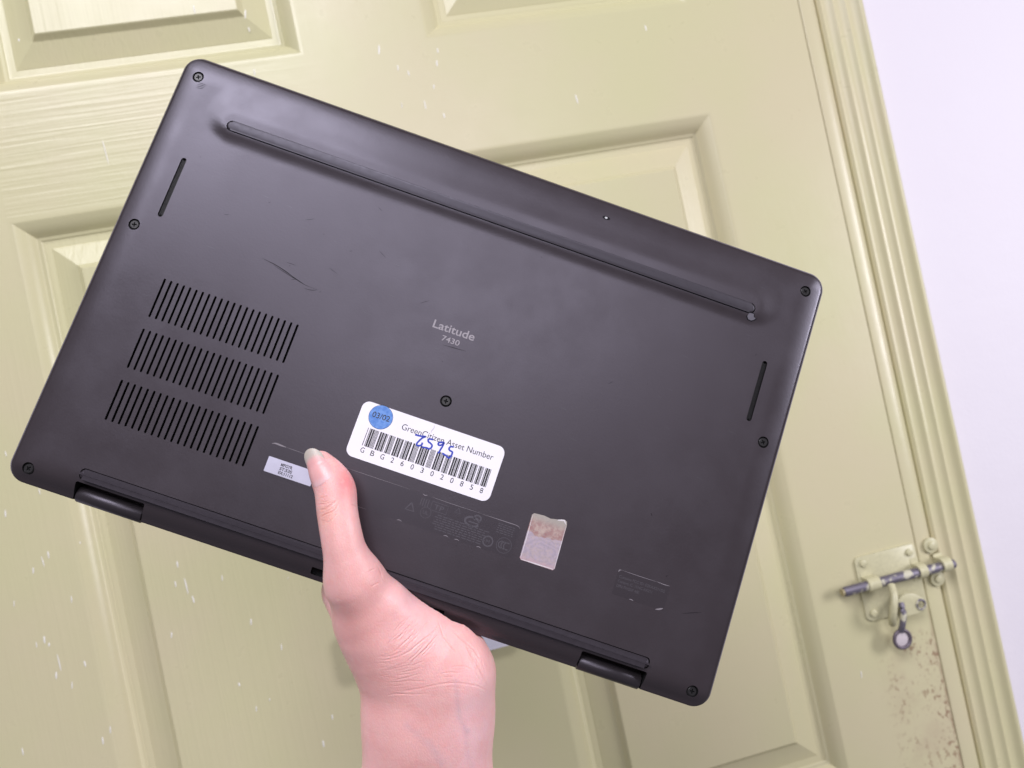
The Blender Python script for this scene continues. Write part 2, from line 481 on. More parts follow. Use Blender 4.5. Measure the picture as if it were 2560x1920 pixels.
# padlock flap hanging off the rod: a lug seen edge-on, a flap with a hole, a round knob below
bm = tube_bm(smooth_line([(0.4300, -0.0135, DY-0.004), (0.4262, -0.0205, DY-0.013), (0.4215, -0.0225, DY-0.024), (0.4205, -0.0190, DY-0.034), (0.4240, -0.0120, DY-0.041)], 5), 0.0036, 12)
world_child('lug', from_bm('lug', bm), M_BCREAM, bolt, 60)
flap_out = [(0.4345, DY-0.0215), (0.4440, DY-0.0170), (0.4535, DY-0.0190), (0.4620, DY-0.0255), (0.4645, DY-0.0330), (0.4605, DY-0.0385), (0.4480, DY-0.0385), (0.4370, DY-0.0395)]
flap = from_bm('flap', at_plate(flap_out[::-1], 0.0090, 0.0112, 0.0006))
hole = from_bm('hole', at_plate(circle(0.4580, DY-0.0310, 0.0040, 24), 0.0, 0.03, 0))
flap = boolean(flap, hole); flap.materials.clear()
fl_o = world_child('flap', flap, M_BCREAM, bolt, 30)
bm = tube_bm([(0.4580+0.0046*math.cos(2*math.pi*i/24), -0.0116, DY-0.0310+0.0046*math.sin(2*math.pi*i/24)) for i in range(24)], 0.0011, 8, closed=True)
link('eyelet', from_bm('eyelet', bm), M_STEEL, fl_o, 60)
bm = tube_bm(smooth_line([(0.4360, -0.0135, DY-0.0230), (0.4345, -0.0165, DY-0.0330), (0.4315, -0.0160, DY-0.0430), (0.4300, -0.0130, DY-0.0500)], 4), 0.0029, 10)
world_child('staple', from_bm('staple', bm), M_STEEL, bolt, 60)
bm = tube_bm([(0.4300+0.0086*math.cos(2*math.pi*i/32), -0.0130, ZD(0.3105)+0.0086*math.sin(2*math.pi*i/32)) for i in range(32)], 0.0017, 10, closed=True)
ring = world_child('knob_rim', from_bm('rim', bm), plain('dark_worn_steel', (0.16, 0.13, 0.16), 0.45, 0.4), bolt, 60)
bm = at_plate(circle(0.4300, ZD(0.3105), 0.0078, 28), 0.0100, 0.0128, 0.0016)
world_child('knob', from_bm('knob', bm), plain('worn_pink_white_enamel', (0.62, 0.55, 0.58), 0.3), bolt, 40)

keep = empty('bolt_keeper', (0.4880, 0.0, ZD(0.2660)))
tag(keep, 'small cream bolt keeper screwed to the door frame beside the slide bolt', 'bolt keeper')
world_child('strap', from_bm('kstrap', strap(0.4935, 0.0095, 0.0070, 0.0030)), M_BCREAM, keep, 40)
for dn, dx in ((0.2335, 0.4885), (0.2670, 0.4880)):
    world_child('tab', from_bm('tab', at_plate(circle(dx, ZD(dn), 0.0078, 24), 0.0006, 0.0030, 0.001)), M_BCREAM, keep, 40)
    world_child('screw', from_bm('screw', at_plate(circle(dx, ZD(dn), 0.0040, 20), 0.0031, 0.0052, 0.0014)), M_BCREAM, keep, 40)

# ---------------------------------------------------------------- laptop
LR = np.array([[0.9448673188455471,-0.3184991464914436,-0.07605289910219823],[0.3262419972215854,0.9355894247969503,0.1350503145386294],[0.028140878211211643,-0.15241627830495544,0.987915669012881]])
LT = np.array([-151.63986995815569,-155.55245866385332,354.6450158431067])
LW, LH = 321.35, 208.69
def cv2w(p):
    return np.asarray(p) @ RW.T / 1000 + np.array(CAM_LOC)
laptop = empty('laptop', (0, 0, 0))
tag(laptop, 'closed dark grey laptop held up with its underside facing the viewer', 'laptop')
cen = cv2w(LR @ np.array([LW/2, LH/2, 0]) + LT)
ax = [RW @ LR[:, 0], -(RW @ LR[:, 1]), -(RW @ LR[:, 2])]
laptop.matrix_world = Matrix([[ax[0][i], ax[1][i], ax[2][i], cen[i]] for i in range(3)] + [[0, 0, 0, 1]])
U = lambda u: (u - LW/2)/1000
V = lambda v: (LH/2 - v)/1000
MM = 0.001

# dark painted metal with a very fine grain, smudges and scuffs
M_CASE, nt, b = mat('dark_grey_laptop_shell')
co = coords(nt)
sm = noise(nt, co, 14, 4, 0.6)
fg = noise(nt, co, 900, 2)
nt.links.new(mixc(nt, sm, (0.0300, 0.0228, 0.0252), (0.0375, 0.0290, 0.0322)), b.inputs['Base Color'])
smr = smoothstep(nt, noise(nt, coords(nt, (1, 1, 1), (0, 0, 0.5)), 55, 5, 0.65), 0.3, 0.75)
rg = math_n(nt, 'ADD', math_n(nt, 'MULTIPLY_ADD', sm, 0.12, 0.27), math_n(nt, 'MULTIPLY', smr, 0.07))
sx = N(nt, 'ShaderNodeSeparateXYZ'); nt.links.new(co, sx.inputs[0])
ex = math_n(nt, 'SUBTRACT', math_n(nt, 'ABSOLUTE', sx.outputs[0]), LW/2*MM); ey = math_n(nt, 'SUBTRACT', math_n(nt, 'ABSOLUTE', sx.outputs[1]), LH/2*MM)
edge = smoothstep(nt, math_n(nt, 'MAXIMUM', ex, ey), -0.0030, -0.0008)      # rim rubbed smooth by handling
nt.links.new(math_n(nt, 'SUBTRACT', rg, math_n(nt, 'MULTIPLY', edge, 0.22)), b.inputs['Roughness'])
b.inputs['Metallic'].default_value = 0.0
b.inputs['Specular IOR Level'].default_value = 0.74
b.inputs['Specular Tint'].default_value = (0.85, 0.81, 1.0, 1)
n0 = bump(nt, fg, 0.10, 0.0002, None)
bump(nt, noise(nt, co, 160, 4), 0.05, 0.0004, b, n0)
M_RUB = plain('black_rubber', (0.025, 0.0195, 0.0235), 0.55, 0, 0.5, 0.2)
M_FOOT = plain('grey_rubber_foot', (0.034, 0.029, 0.034), 0.45, 0, 0.55, 0.1)
M_HINGE = plain('hinge_metal', (0.035, 0.029, 0.033), 0.36, 0.3, 0.6)
M_SCREW = plain('black_screw', (0.030, 0.028, 0.030), 0.34, 0.5, 0.6)
for m_ in (M_RUB, M_FOOT, M_HINGE):
    m_.node_tree.nodes['Principled BSDF'].inputs['Specular Tint'].default_value = (0.85, 0.81, 1.0, 1)
M_LOGO = plain('pale_grey_print', (0.30, 0.27, 0.30), 0.5)

def case_h(u, v):
    """height of the underside above the parting edge, in mm"""
    u = np.asarray(u, float); v = np.asarray(v, float)
    r = 8.0
    qx = np.abs(u - LW/2) - (LW/2 - r); qy = np.abs(v - LH/2) - (LH/2 - r)
    out = np.hypot(np.maximum(qx, 0), np.maximum(qy, 0)) + np.minimum(np.maximum(qx, qy), 0) - r
    s = np.maximum(-out, 0)
    a = np.clip(s/13.0, 0, 1); c = np.clip(s/1.8, 0, 1)
    h = 2.5*(1-(1-a)**2) + 1.0*(1-(1-c)**2)
    rear = np.clip((LH - v)/8.4, 0, 1)
    h = h - 2.6*(1-rear)**2.0*np.clip((s+0.6)/2.5, 0, 1)
    # long bead that carries the front foot
    du = np.maximum(np.maximum(33.0 - u, u - 288.3), 0); d = np.hypot(du, v - 28.2)
    t = np.clip(1 - d/(14.0 + 5.5*np.clip((28.2 - v)/np.maximum(d, 0.5)*1.2, -1, 1)), 0, 1)
    h = h + 1.25*np.clip(t*t*(3-2*t)*1.35, 0, 1)
    return h

# nested grid, corners pulled to the rounded outline
RC = 8.0
def axis_pts(n_mid, length):
    edge = [0, 0.35, 0.8, 1.4, 2.2, 3.2, 4.4, 5.6, 6.8, 8.0]
    mid = list(np.linspace(8.0, length-8.0, n_mid)[1:-1])
    return np.array(edge + mid + [length-e for e in edge[::-1]])
us, vs_ = axis_pts(236, LW), axis_pts(150, LH)
Ug, Vg = np.meshgrid(us, vs_, indexing='ij')
Un, Vn = Ug.copy(), Vg.copy()
for su in (0, 1):
    for sv in (0, 1):
        cu = RC if su == 0 else LW-RC; cv = RC if sv == 0 else LH-RC
        m = ((Ug < RC) if su == 0 else (Ug > LW-RC)) & ((Vg < RC) if sv == 0 else (Vg > LH-RC))
        a = (Ug[m]-cu)/RC; c = (Vg[m]-cv)/RC
        Un[m] = cu + RC*a*np.sqrt(1-c*c/2); Vn[m] = cv + RC*c*np.sqrt(1-a*a/2)
Hh = case_h(Un, Vn)
nu, nv = Un.shape
idx = np.arange(nu*nv).reshape(nu, nv)
verts = np.stack([U(Un).ravel(), V(Vn).ravel(), Hh.ravel()*MM], 1)
faces = [(a, d, c, b_) for a, b_, c, d in zip(idx[:-1, :-1].ravel(), idx[1:, :-1].ravel(), idx[1:, 1:].ravel(), idx[:-1, 1:].ravel())]
border = list(idx[:, 0]) + list(idx[-1, 1:]) + list(idx[-2::-1, -1]) + list(idx[0, -2:0:-1])
base_v = [verts]; nb = len(border)
prev = border; k = len(verts)
bc = verts[border]
for inset, z in ((0.25, -0.9), (0.9, -4.2), (1.1, -7.0)):
    d = bc[:, :2]/np.maximum(np.linalg.norm(bc[:, :2], axis=1), 1e-9)[:, None]
    sgn = np.stack([np.sign(bc[:, 0])*(np.abs(bc[:, 0]) > (LW/2-RC)*MM), np.sign(bc[:, 1])*(np.abs(bc[:, 1]) > (LH/2-RC)*MM)], 1)
    ringv = np.column_stack([bc[:, :2] - sgn*inset*MM*0.8, np.full(nb, z*MM)])
    base_v.append(ringv)
    cur = list(range(k, k+nb)); k += nb
    for i in range(nb):
        j = (i+1) % nb
        faces.append((prev[i], cur[i], cur[j], prev[j]))
    prev = cur
faces.append(tuple(prev[::-1]))
bme = mesh('base', np.concatenate(base_v), faces)
bm = bmesh.new(); bm.from_mesh(bme); bme2 = from_bm('base', bm)
bme2.materials.append(M_CASE); bme2.materials.append(M_DARK)

# everything that is cut into the shell: vent slots, speaker slots, screw wells, foot channels, hinge notches, rear ports
cut = bmesh.new()
def add_prism(out, z0, z1):
    t = prism(out, z0, z1); me_ = bpy.data.meshes.new('t'); t.to_mesh(me_); t.free(); cut.from_mesh(me_); bpy.data.meshes.remove(me_)
def uvout(pts): return [(U(a), V(b_)) for a, b_ in pts][::-1]
for v0 in (105.3, 129.4, 153.6):
    for i in range(22):
        u_ = 31.8 + (94.0-31.8)*i/21
        add_prism(uvout(capsule(u_, v0+0.6, u_, v0+18.2, 0.50, 4)), 1.4*MM, 8*MM)
for u_ in (18.5, 302.6):
    add_prism(uvout(capsule(u_, 51.0, u_, 78.3, 1.2, 6)), 2.0*MM, 8*MM)
SCREWS = [(9.2, 10.7), (9.4, 86.6), (9.5, 201.9), (168.0, 116.4), (312.0, 10.7), (312.2, 86.6), (312.1, 202.0)]
for u_, v_ in SCREWS:
    h = float(case_h(u_, v_))
    add_prism(uvout(circle(u_, v_, 2.65, 28)), (h-1.0)*MM, 9*MM)
add_prism(uvout(capsule(33.2, 28.3, 288.1, 28.3, 2.62, 10)), 2.2*MM, 9*MM)
add_prism(uvout(rrect(30.7, 290.2, 194.2, 199.2, 1.9, 6)), 1.4*MM, 9*MM)
for u_ in (139.9, 189.6, 195.3):
    add_prism(uvout(rrect(u_-2.6, u_+2.6, 203.2, 206.5, 0.3, 2)), -1.5*MM, 9*MM)
for a, c in ((30.4, 61.0), (260.3, 290.5)):
    add_prism(uvout(rrect(a, c, 200.4, 216.0, 0.8, 3)), -9*MM, 9*MM)
cme = from_bm('cut', cut); cme.materials.append(M_DARK)
res = boolean(bme2, cme)
base = link('base', res, None, laptop, 38)

# lid, seen only as a thin line behind the hinge edge
lid_me = from_bm('lid', prism([(U(a), V(b_)) for a, b_ in rrect(0.35, LW-0.35, 0.35, LH+1.0, 8.0, 8)][::-1], -13.4*MM, -7.4*MM, 1.2*MM, 3))
lid = link('lid', lid_me, M_CASE, laptop, 40)

def bar(out, z0, z1, bev, name, m, smooth=45):
    return link(name, from_bm(name, prism(uvout(out), z0*MM, z1*MM, bev*MM, 4)), m, laptop, smooth)
bar(capsule(33.2, 28.3, 288.1, 28.3, 2.32, 12), 2.2, 5.35, 0.9, 'front_foot', M_FOOT)
bar(rrect(31.1, 289.8, 194.5, 198.9, 1.9, 6), 1.4, 5.3, 2.0, 'rear_foot', M_RUB)
for a, c in ((30.9, 60.5), (260.9, 290.0)):
    bm = bmesh.new(); R_ = []
    for u_, rr in ((a, 3.2), (a+0.4, 3.6), (c-0.4, 3.6), (c, 3.2)):
        R_.append([bm.verts.new((U(u_), V(206.0) + rr*MM*math.cos(2*math.pi*k/28), (-3.2 + rr*math.sin(2*math.pi*k/28))*MM)) for k in range(28)])
    for A, B in zip(R_, R_[1:]):
        for k in range(28): bm.faces.new((A[k], A[(k+1) % 28], B[(k+1) % 28], B[k]))
    bm.faces.new(R_[0][::-1]); bm.faces.new(R_[-1])
    link('hinge_barrel', from_bm('hinge_barrel', bm), M_HINGE, laptop, 50)

# screw: bevelled head with a cross recess
def screw_mesh():
    bm = bmesh.new()
    outer = [bm.verts.new((x*MM, y*MM, 0)) for x, y in circle(0, 0, 1.75, 28)]
    w, l = 0.28, 1.05
    cr = [(w, l), (w, w), (l, w), (l, -w), (w, -w), (w, -l), (-w, -l), (-w, -w), (-l, -w), (-l, w), (-w, w), (-w, l)]
    inner = [bm.verts.new((x*MM, y*MM, 0)) for x, y in cr]
    es = [bm.edges.new((q[i], q[(i+1) % len(q)])) for q in (outer, inner) for i in range(len(q))]
    bmesh.ops.triangle_fill(bm, use_beauty=True, use_dissolve=False, edges=es)
    low = [bm.verts.new((v.co.x*0.7, v.co.y*0.7, -0.6*MM)) for v in inner]
    for i in range(12):
        f_ = bm.faces.new((inner[i], inner[(i+1) % 12], low[(i+1) % 12], low[i])); f_.material_index = 1
    f_ = bm.faces.new(low); f_.material_index = 1
    rim = [bm.verts.new((x*MM, y*MM, -0.35*MM)) for x, y in circle(0, 0, 2.2, 28)]
    bot = [bm.verts.new((x*MM, y*MM, -0.75*MM)) for x, y in circle(0, 0, 2.2, 28)]
    for A, B in ((outer, rim), (rim, bot)):
        for i in range(28): bm.faces.new((A[i], A[(i+1) % 28], B[(i+1) % 28], B[i]))
    me = from_bm('screw', bm); me.materials.append(M_SCREW); me.materials.append(M_DARK)
    me.set_sharp_from_angle(angle=0.6)
    return me
sme = screw_mesh()
for i, (u_, v_) in enumerate(SCREWS):
    o = link('screw', sme, None, laptop)
    o.location = (U(u_), V(v_), (float(case_h(u_, v_)) - 0.28)*MM); o.rotation_euler = (0, 0, random.uniform(0, 1.5))

# perforated strip in each speaker slot
M_GRL = plain('speaker_mesh', (0.022, 0.020, 0.022), 0.5, 0.4)
for u_ in (18.5, 302.6):
    bm = bmesh.new()
    n = 34
    for i in range(n):
        for j in (-1, 0, 1):
            v_ = 51.0 + 27.3*i/(n-1) + (0.4 if j == 0 else 0)
            if v_ > 78.5: continue
            ring_bm(U(u_ + 0.68*j), V(v_), 0.16*MM, 0.34*MM, 3.0*MM, 6, bm)
    link('speaker_grille', from_bm('speaker_grille', bm), M_GRL, laptop)

# ---------------------------------------------------------------- print, labels and marks on the underside
FLAT = 3.5
def text(name, body, x, y, z, height, width, m, parent, align='LEFT', weight=0.0, rot=0.0):
    """lettering as a mesh: height of capitals and overall width in mm, baseline start at (u, v)"""
    cu = bpy.data.curves.new(name, 'FONT'); cu.body = body; cu.size = 1.0; cu.fill_mode = 'FRONT'; cu.offset = weight
    t = bpy.data.objects.new(name, cu); col.objects.link(t)
    dg = bpy.context.evaluated_depsgraph_get(); dg.update()
    me = bpy.data.meshes.new_from_object(t.evaluated_get(dg)); bpy.data.objects.remove(t)
    co_ = np.array([v.co[:] for v in me.vertices])
    x0, x1 = co_[:, 0].min(), co_[:, 0].max()
    sx = width/(x1-x0); sy = height/0.70
    for v in me.vertices: v.co = ((v.co.x-x0)*sx*MM, v.co.y*sy*MM, 0)
    me.materials.clear()
    o = link(name, me, m, parent)
    o.location = (U(x), V(y), z*MM); o.rotation_euler = (0, 0, rot)
    return o
text('model_name', 'Latitude', 150.9, 86.3, FLAT+0.03, 3.7, 19.8, M_LOGO, laptop, weight=0.012)
text('model_number', '7430', 156.7, 90.75, FLAT+0.03, 2.5, 8.4, M_LOGO, laptop, weight=0.008)

def flat_part(name, out, z0, z1, m, parent, bev=0.0):
    return link(name, from_bm(name, prism(uvout(out), z0*MM, z1*MM, bev*MM, 1)), m, parent)
M_PAPER, nt, b = mat('white_label_paper')
f = noise(nt, coords(nt), 90, 5)
nt.links.new(mixc(nt, f, (0.80, 0.76, 0.86), (0.88, 0.85, 0.93)), b.inputs['Base Color']); b.inputs['Roughness'].default_value = 0.5
M_INK = plain('black_ink', (0.022, 0.020, 0.024), 0.5)
M_DOT, nt, b = mat('blue_paper_dot')
f = noise(nt, coords(nt), 500, 5)
nt.links.new(mixc(nt, smoothstep(nt, f, 0.35, 0.65), (0.075, 0.20, 0.56), (0.15, 0.30, 0.68)), b.inputs['Base Color']); b.inputs['Roughness'].default_value = 0.55
M_PEN = plain('blue_marker_ink', (0.022, 0.045, 0.42), 0.4)

lab = flat_part('asset_label', rrect(133.6, 200.6, 127.6, 153.2, 3.4, 8), FLAT-0.05, FLAT+0.12, M_PAPER, laptop, 0.04)
lab['label'] = 'white asset number label with barcode and blue dot'
Z1 = FLAT + 0.135
# a small peeled nick in the lower edge
dot = flat_part('date_dot', circle(143.1, 132.7, 5.3, 40), Z1-0.02, Z1+0.06, M_DOT, lab, 0.03)
link('dot_outline', from_bm('dot_outline', ring_bm(U(143.1), V(132.7), 5.22*MM, 5.42*MM, (Z1+0.045)*MM, 40)), M_INK, lab)
text('dot_date', '03/02', 139.2, 133.6, Z1+0.075, 2.5, 8.0, M_INK, lab, weight=0.006)
text('label_heading', 'GreenCitizen Asset Number', 153.4, 134.8, Z1, 2.75, 43.0, M_INK, lab, weight=0.0)
for i, ch in enumerate('GBG2603020858'):
    c_u = 140.5 + (196.1-140.5)*i/12
    w = 1.75 if ch in 'GB' else 1.4
    text('label_character', ch, c_u - w/2, 150.1, Z1, 2.35, w, M_INK, lab, weight=0.004)
# bar code (code 39 of the printed characters)
C39 = {'0':'bwbWBwBwb','1':'BwbWbwbwB','2':'bwBWbwbwB','3':'BwBWbwbwb','5':'BwbWBwbwb','6':'bwBWBwbwb','8':'BwbWbwBwb','B':'bwBwbWbwB','G':'bwbwbWBwB','*':'bWbwBwBwb'}
seq = []
for ch in '*GBG2603020858*':
    seq += [(c in 'Bb', 3 if c in 'BW' else 1) for c in C39[ch]] + [(False, 1)]
tot = sum(w for _, w in seq[:-1])
bm = bmesh.new(); x = 0
for dark, w in seq[:-1]:
    if dark:
        a = 139.5 + 57.8*x/tot; c = 139.5 + 57.8*(x+w)/tot + 0.04
        bm.faces.new([bm.verts.new((U(p), V(q), Z1*MM)) for p, q in ((a, 147.1), (c, 147.1), (c, 138.8), (a, 138.8))])
    x += w
link('bar_code', from_bm('bar_code', bm), M_INK, lab)
HAND = [[(160.1,135.1),(162.5,134.9),(164.7,134.4),(163.6,135.4),(162.6,137.2),(162.1,138.6),(162.6,139.3),(163.5,139.1),(164.3,138.4),(164.3,137.3)],
[(168.4,134.6),(167.2,134.7),(166.3,135.2),(166.7,136.1),(167.8,136.5),(168.7,137.1),(168.8,138.1),(168.1,139.0),(166.5,139.0),(164.7,139.4)],
[(173.4,134.3),(172.4,134.4),(171.2,135.1),(171.2,135.9),(172.1,136.0),(172.9,135.3),(173.4,134.3),(173.3,136.0),(172.9,137.7),(172.7,138.9),(172.3,139.6)],
[(178.1,134.7),(176.7,135.1),(176.4,136.2),(177.1,136.8),(178.2,137.0),(178.4,137.9),(178.2,139.2),(177.6,140.0),(176.0,139.4),(174.2,139.0)]]
bm = bmesh.new()
for s in HAND:
    ribbon(bm, smooth_line([(U(a), V(b_)) for a, b_ in s], 5), 0.78*MM, (Z1+0.02)*MM, False)
link('handwritten_number', from_bm('handwritten_number', bm), M_PEN, lab)
# crease in the paper
M_SMUDGE = plain('grey_smudge', (0.60, 0.57, 0.63), 0.6)
bm = bmesh.new(); ribbon(bm, smooth_line([(U(166.6), V(128.2)), (U(167.0), V(129.6)), (U(166.4), V(131.0)), (U(166.5), V(132.2))], 3), 0.5*MM, (Z1+0.005)*MM)
link('paper_crease', from_bm('paper_crease', bm), M_SMUDGE, lab)

# small service label beside the thumb; its square code is left blank
M_TAG = plain('pale_violet_label', (0.54, 0.52, 0.65), 0.4, 0, 0.5, 0.06)
M_GREYINK = plain('dark_grey_ink', (0.05, 0.045, 0.06), 0.5)
tagl = flat_part('service_label', rrect(103.2, 124.6, 164.4, 171.2, 0.3, 2), FLAT-0.05, FLAT+0.1, M_TAG, laptop, 0.03)
tagl['label'] = 'small pale violet service label partly under the thumb'
for i, (s, w) in enumerate((('MFGYR', 5.2), ('ST:53S', 5.6), ('EX:11112', 6.6))):
    text('service_text', s, 109.4, 166.9 + 1.75*i, FLAT+0.115, 1.3, w, M_GREYINK, tagl, weight=0.03)
# clear film label with faint regulatory marks
M_FILM = plain('clear_film', (0.0335, 0.0265, 0.030), 0.31, 0, 0.75)
M_FAINT = plain('faint_grey_print', (0.062, 0.055, 0.062), 0.45, 0, 0.7)
for m_ in (M_FILM, M_FAINT):
    m_.node_tree.nodes['Principled BSDF'].inputs['Specular Tint'].default_value = (0.85, 0.81, 1.0, 1)
M_GLINT = plain('painted_film_glint', (0.21, 0.185, 0.21), 0.35, 0, 0.6)  # pale strokes that paint glints along the film label edges
film = flat_part('regulatory_label', rrect(102.2, 217.6, 158.6, 172.8, 0.6, 3), FLAT-0.05, FLAT+0.035, M_FILM, laptop)
film['label'] = 'clear film label with faint regulatory marks'
ZF = (FLAT + 0.045)*MM
bm = bmesh.new()
for (cu_, cv_, r0, r1) in ((175.9, 165.9, 2.25, 2.45), (205.9, 169.0, 1.85, 2.45), (213.2, 168.5, 3.25, 3.45)):
    ring_bm(U(cu_), V(cv_), r0*MM, r1*MM, ZF, 36, bm)
for k in range(3):                                    # three nested arcs of the mark on the right
    c = (212.2 + 1.2*k, 168.5)
    ribbon(bm, [(U(c[0] + 1.5*math.cos(math.radians(a))), V(c[1] + 1.5*math.sin(math.radians(a)))) for a in range(60, 301, 20)], 0.42*MM, ZF, False)
tri = lambda cu_, cv_, r: [(U(cu_ + r*math.cos(math.radians(-90+120*i))), V(cv_ + r*math.sin(math.radians(-90+120*i)))) for i in (0, 1, 2, 3)]
ribbon(bm, tri(168.8, 166.0, 2.3), 0.6*MM, ZF, False)
ribbon(bm, tri(189.2, 160.9, 1.5), 0.25*MM, ZF, False)
for a in ((173.6, 160.6, 174.6), (175.4, 160.2, 176.4)):
    pass
ribbon(bm, [(U(177.2), V(160.2)), (U(184.6), V(160.2)), (U(184.6), V(164.0)), (U(177.2), V(164.0)), (U(177.2), V(160.2))], 0.22*MM, ZF, False)
for uu in (172.4, 173.5, 174.6, 175.7):
    ribbon(bm, [(U(uu), V(160.3)), (U(uu), V(163.6))], 0.3*MM, ZF, False)
# the rounded seal in the middle and lines of tiny print
ribbon(bm, [(U(196.6 + 3.3*math.cos(math.radians(a))), V(163.2 + 2.0*math.sin(math.radians(a)))) for a in range(20, 341, 20)], 0.9*MM, ZF, False)
ribbon(bm, [(U(195.0), V(163.4)), (U(199.6), V(163.4))], 0.5*MM, ZF, False)
ribbon(bm, [(U(198.4 + 1.6*math.cos(math.radians(a))), V(161.0 + 1.2*math.sin(math.radians(a)))) for a in range(120, 421, 30)], 0.7*MM, ZF, False)
rr_ = random.Random(5)
for r_ in range(7):
    v_ = 165.2 + 1.0*r_; u_ = 180.0 + rr_.uniform(0, 2)
    while u_ < 203:
        w = rr_.uniform(0.8, 2.4)
        ribbon(bm, [(U(u_), V(v_)), (U(u_+w), V(v_))], 0.35*MM, ZF, False); u_ += w + 0.5
for r_ in range(5):
    u_ = 208.0
    while u_ < 215.5:
        w = rr_.uniform(0.6, 1.8)
        ribbon(bm, [(U(u_), V(160.0+0.95*r_)), (U(min(u_+w, 216)), V(160.0+0.95*r_))], 0.32*MM, ZF, False); u_ += w + 0.45
link('regulatory_marks', from_bm('regulatory_marks', bm), M_FAINT, film)
text('mark_letter', 'UL', 174.7, 166.7, FLAT+0.045, 1.6, 2.3, M_FAINT, film)
text('mark_letter', 'M', 205.1, 169.8, FLAT+0.045, 1.5, 1.6, M_FAINT, film)
text('mark_letter', 'TP', 178.6, 163.3, FLAT+0.045, 2.2, 4.4, M_FAINT, film)
bm = bmesh.new()
def glint(pts, w): ribbon(bm, smooth_line([(U(a), V(b_)) for a, b_ in pts], 3), w*MM, (FLAT+0.06)*MM)
glint([(102.4, 158.9), (104.0, 158.4), (106.5, 158.5), (108.8, 158.55)], 0.75)
glint([(109.0, 158.6), (113.0, 158.6), (118.5, 158.7)], 0.16)
glint([(131.0, 158.6), (134.0, 158.7), (137.6, 158.6)], 0.30)
glint([(137.6, 158.6), (146.0, 158.6), (166.0, 158.5)], 0.14)
glint([(172.0, 158.5), (173.2, 158.9), (174.2, 158.4)], 0.3)
glint([(176.0, 158.6), (185.0, 158.7), (200.0, 158.5)], 0.15)
glint([(200.0, 158.6), (209.0, 158.5), (216.0, 158.5), (217.6, 159.4)], 0.28)
glint([(141.5, 172.8), (145.0, 172.8), (151.0, 172.7)], 0.20)
for a in (165.0, 186.6, 191.6, 201.8): glint([(a, 172.9), (a+1.0, 172.5), (a+2.2, 172.8)], 0.32)
link('edge_glints', from_bm('edge_glints', bm), M_GLINT, film)

# worn hologram sticker
M_HOLO, nt, b = mat('worn_hologram_foil')
co = coords(nt)
sx = N(nt, 'ShaderNodeSeparateXYZ'); nt.links.new(co, sx.inputs[0])
wv = math_n(nt, 'ADD', sx.outputs[1], math_n(nt, 'MULTIPLY', math_n(nt, 'SUBTRACT', noise(nt, coords(nt, (1, 0.1, 1)), 130, 2), 0.5), 0.006))
split = smoothstep(nt, wv, V(159.4)-0.0003, V(159.4)+0.0003)
swirl = N(nt, 'ShaderNodeTexWave', wave_type='RINGS', rings_direction='Z'); swirl.inputs['Scale'].default_value = 120; swirl.inputs['Distortion'].default_value = 14; swirl.inputs['Detail'].default_value = 3
nt.links.new(coords(nt, (1, 1, 1), (0, 0, 0), (-U(230.5), -V(166.5), 0)), swirl.inputs['Vector'])
mott = noise(nt, co, 420, 5, 0.65)
upper = mixc(nt, smoothstep(nt, mott, 0.3, 0.7), (0.36, 0.20, 0.20), (0.52, 0.40, 0.36))
upper = mixc(nt, smoothstep(nt, sx.outputs[1], V(156), V(150.5)), upper, (0.40, 0.36, 0.33))
lower = mixc(nt, math_n(nt, 'MULTIPLY', swirl.outputs['Fac'], 0.55), (0.47, 0.385, 0.47), (0.36, 0.31, 0.37))
lower = mixc(nt, math_n(nt, 'MULTIPLY', smoothstep(nt, noise(nt, co, 300, 5, 0.7, 1.5), 0.42, 0.62), 0.6), lower, (0.52, 0.41, 0.40))
lower = mixc(nt, smoothstep(nt, math_n(nt, 'ADD', sx.outputs[1], math_n(nt, 'MULTIPLY', mott, 0.004)), V(167), V(170)), lower, (0.55, 0.38, 0.42))
cc = mixc(nt, split, lower, upper)
nt.links.new(mixc(nt, math_n(nt, 'MULTIPLY', smoothstep(nt, noise(nt, co, 900, 4), 0.5, 0.75), 0.4), cc, (0.30, 0.26, 0.28)), b.inputs['Base Color'])
b.inputs['Metallic'].default_value = 0.35; b.inputs['Roughness'].default_value = 0.45
bump(nt, mott, 0.15, 0.0003, b)
HO = [(221.6, 150.9), (226.0, 150.5), (229.2, 150.9), (232.4, 150.2), (235.2, 149.3), (236.6, 149.8), (237.1, 151.4), (237.8, 171.0), (237.1, 171.9), (222.3, 172.0), (221.5, 171.2), (220.8, 151.8)]
holo = flat_part('hologram_sticker', HO, FLAT-0.05, FLAT+0.11, M_HOLO, laptop, 0.04)
holo['label'] = 'scuffed pink and lilac foil sticker'
bm = bmesh.new()
M_FOIL = plain('bright_foil_edge', (0.75, 0.70, 0.74), 0.3, 0.2)
ribbon(bm, [(U(a), V(b_)) for a, b_ in ((232.4, 150.5), (234.0, 150.0), (235.4, 149.7), (236.6, 151.2))], 0.75*MM, (FLAT+0.13)*MM)
ribbon(bm, [(U(a), V(b_)) for a, b_ in ((222.4, 171.7), (229, 171.6), (237.3, 171.4))], 0.5*MM, (FLAT+0.13)*MM)
ribbon(bm, [(U(a), V(b_)) for a, b_ in ((221.2, 152), (221.7, 162), (221.9, 171))], 0.3*MM, (FLAT+0.13)*MM)
ribbon(bm, [(U(a), V(b_)) for a, b_ in ((236.9, 152), (237.2, 162), (237.5, 171))], 0.25*MM, (FLAT+0.13)*MM)
link('worn_edge', from_bm('worn_edge', bm), M_FOIL, holo)

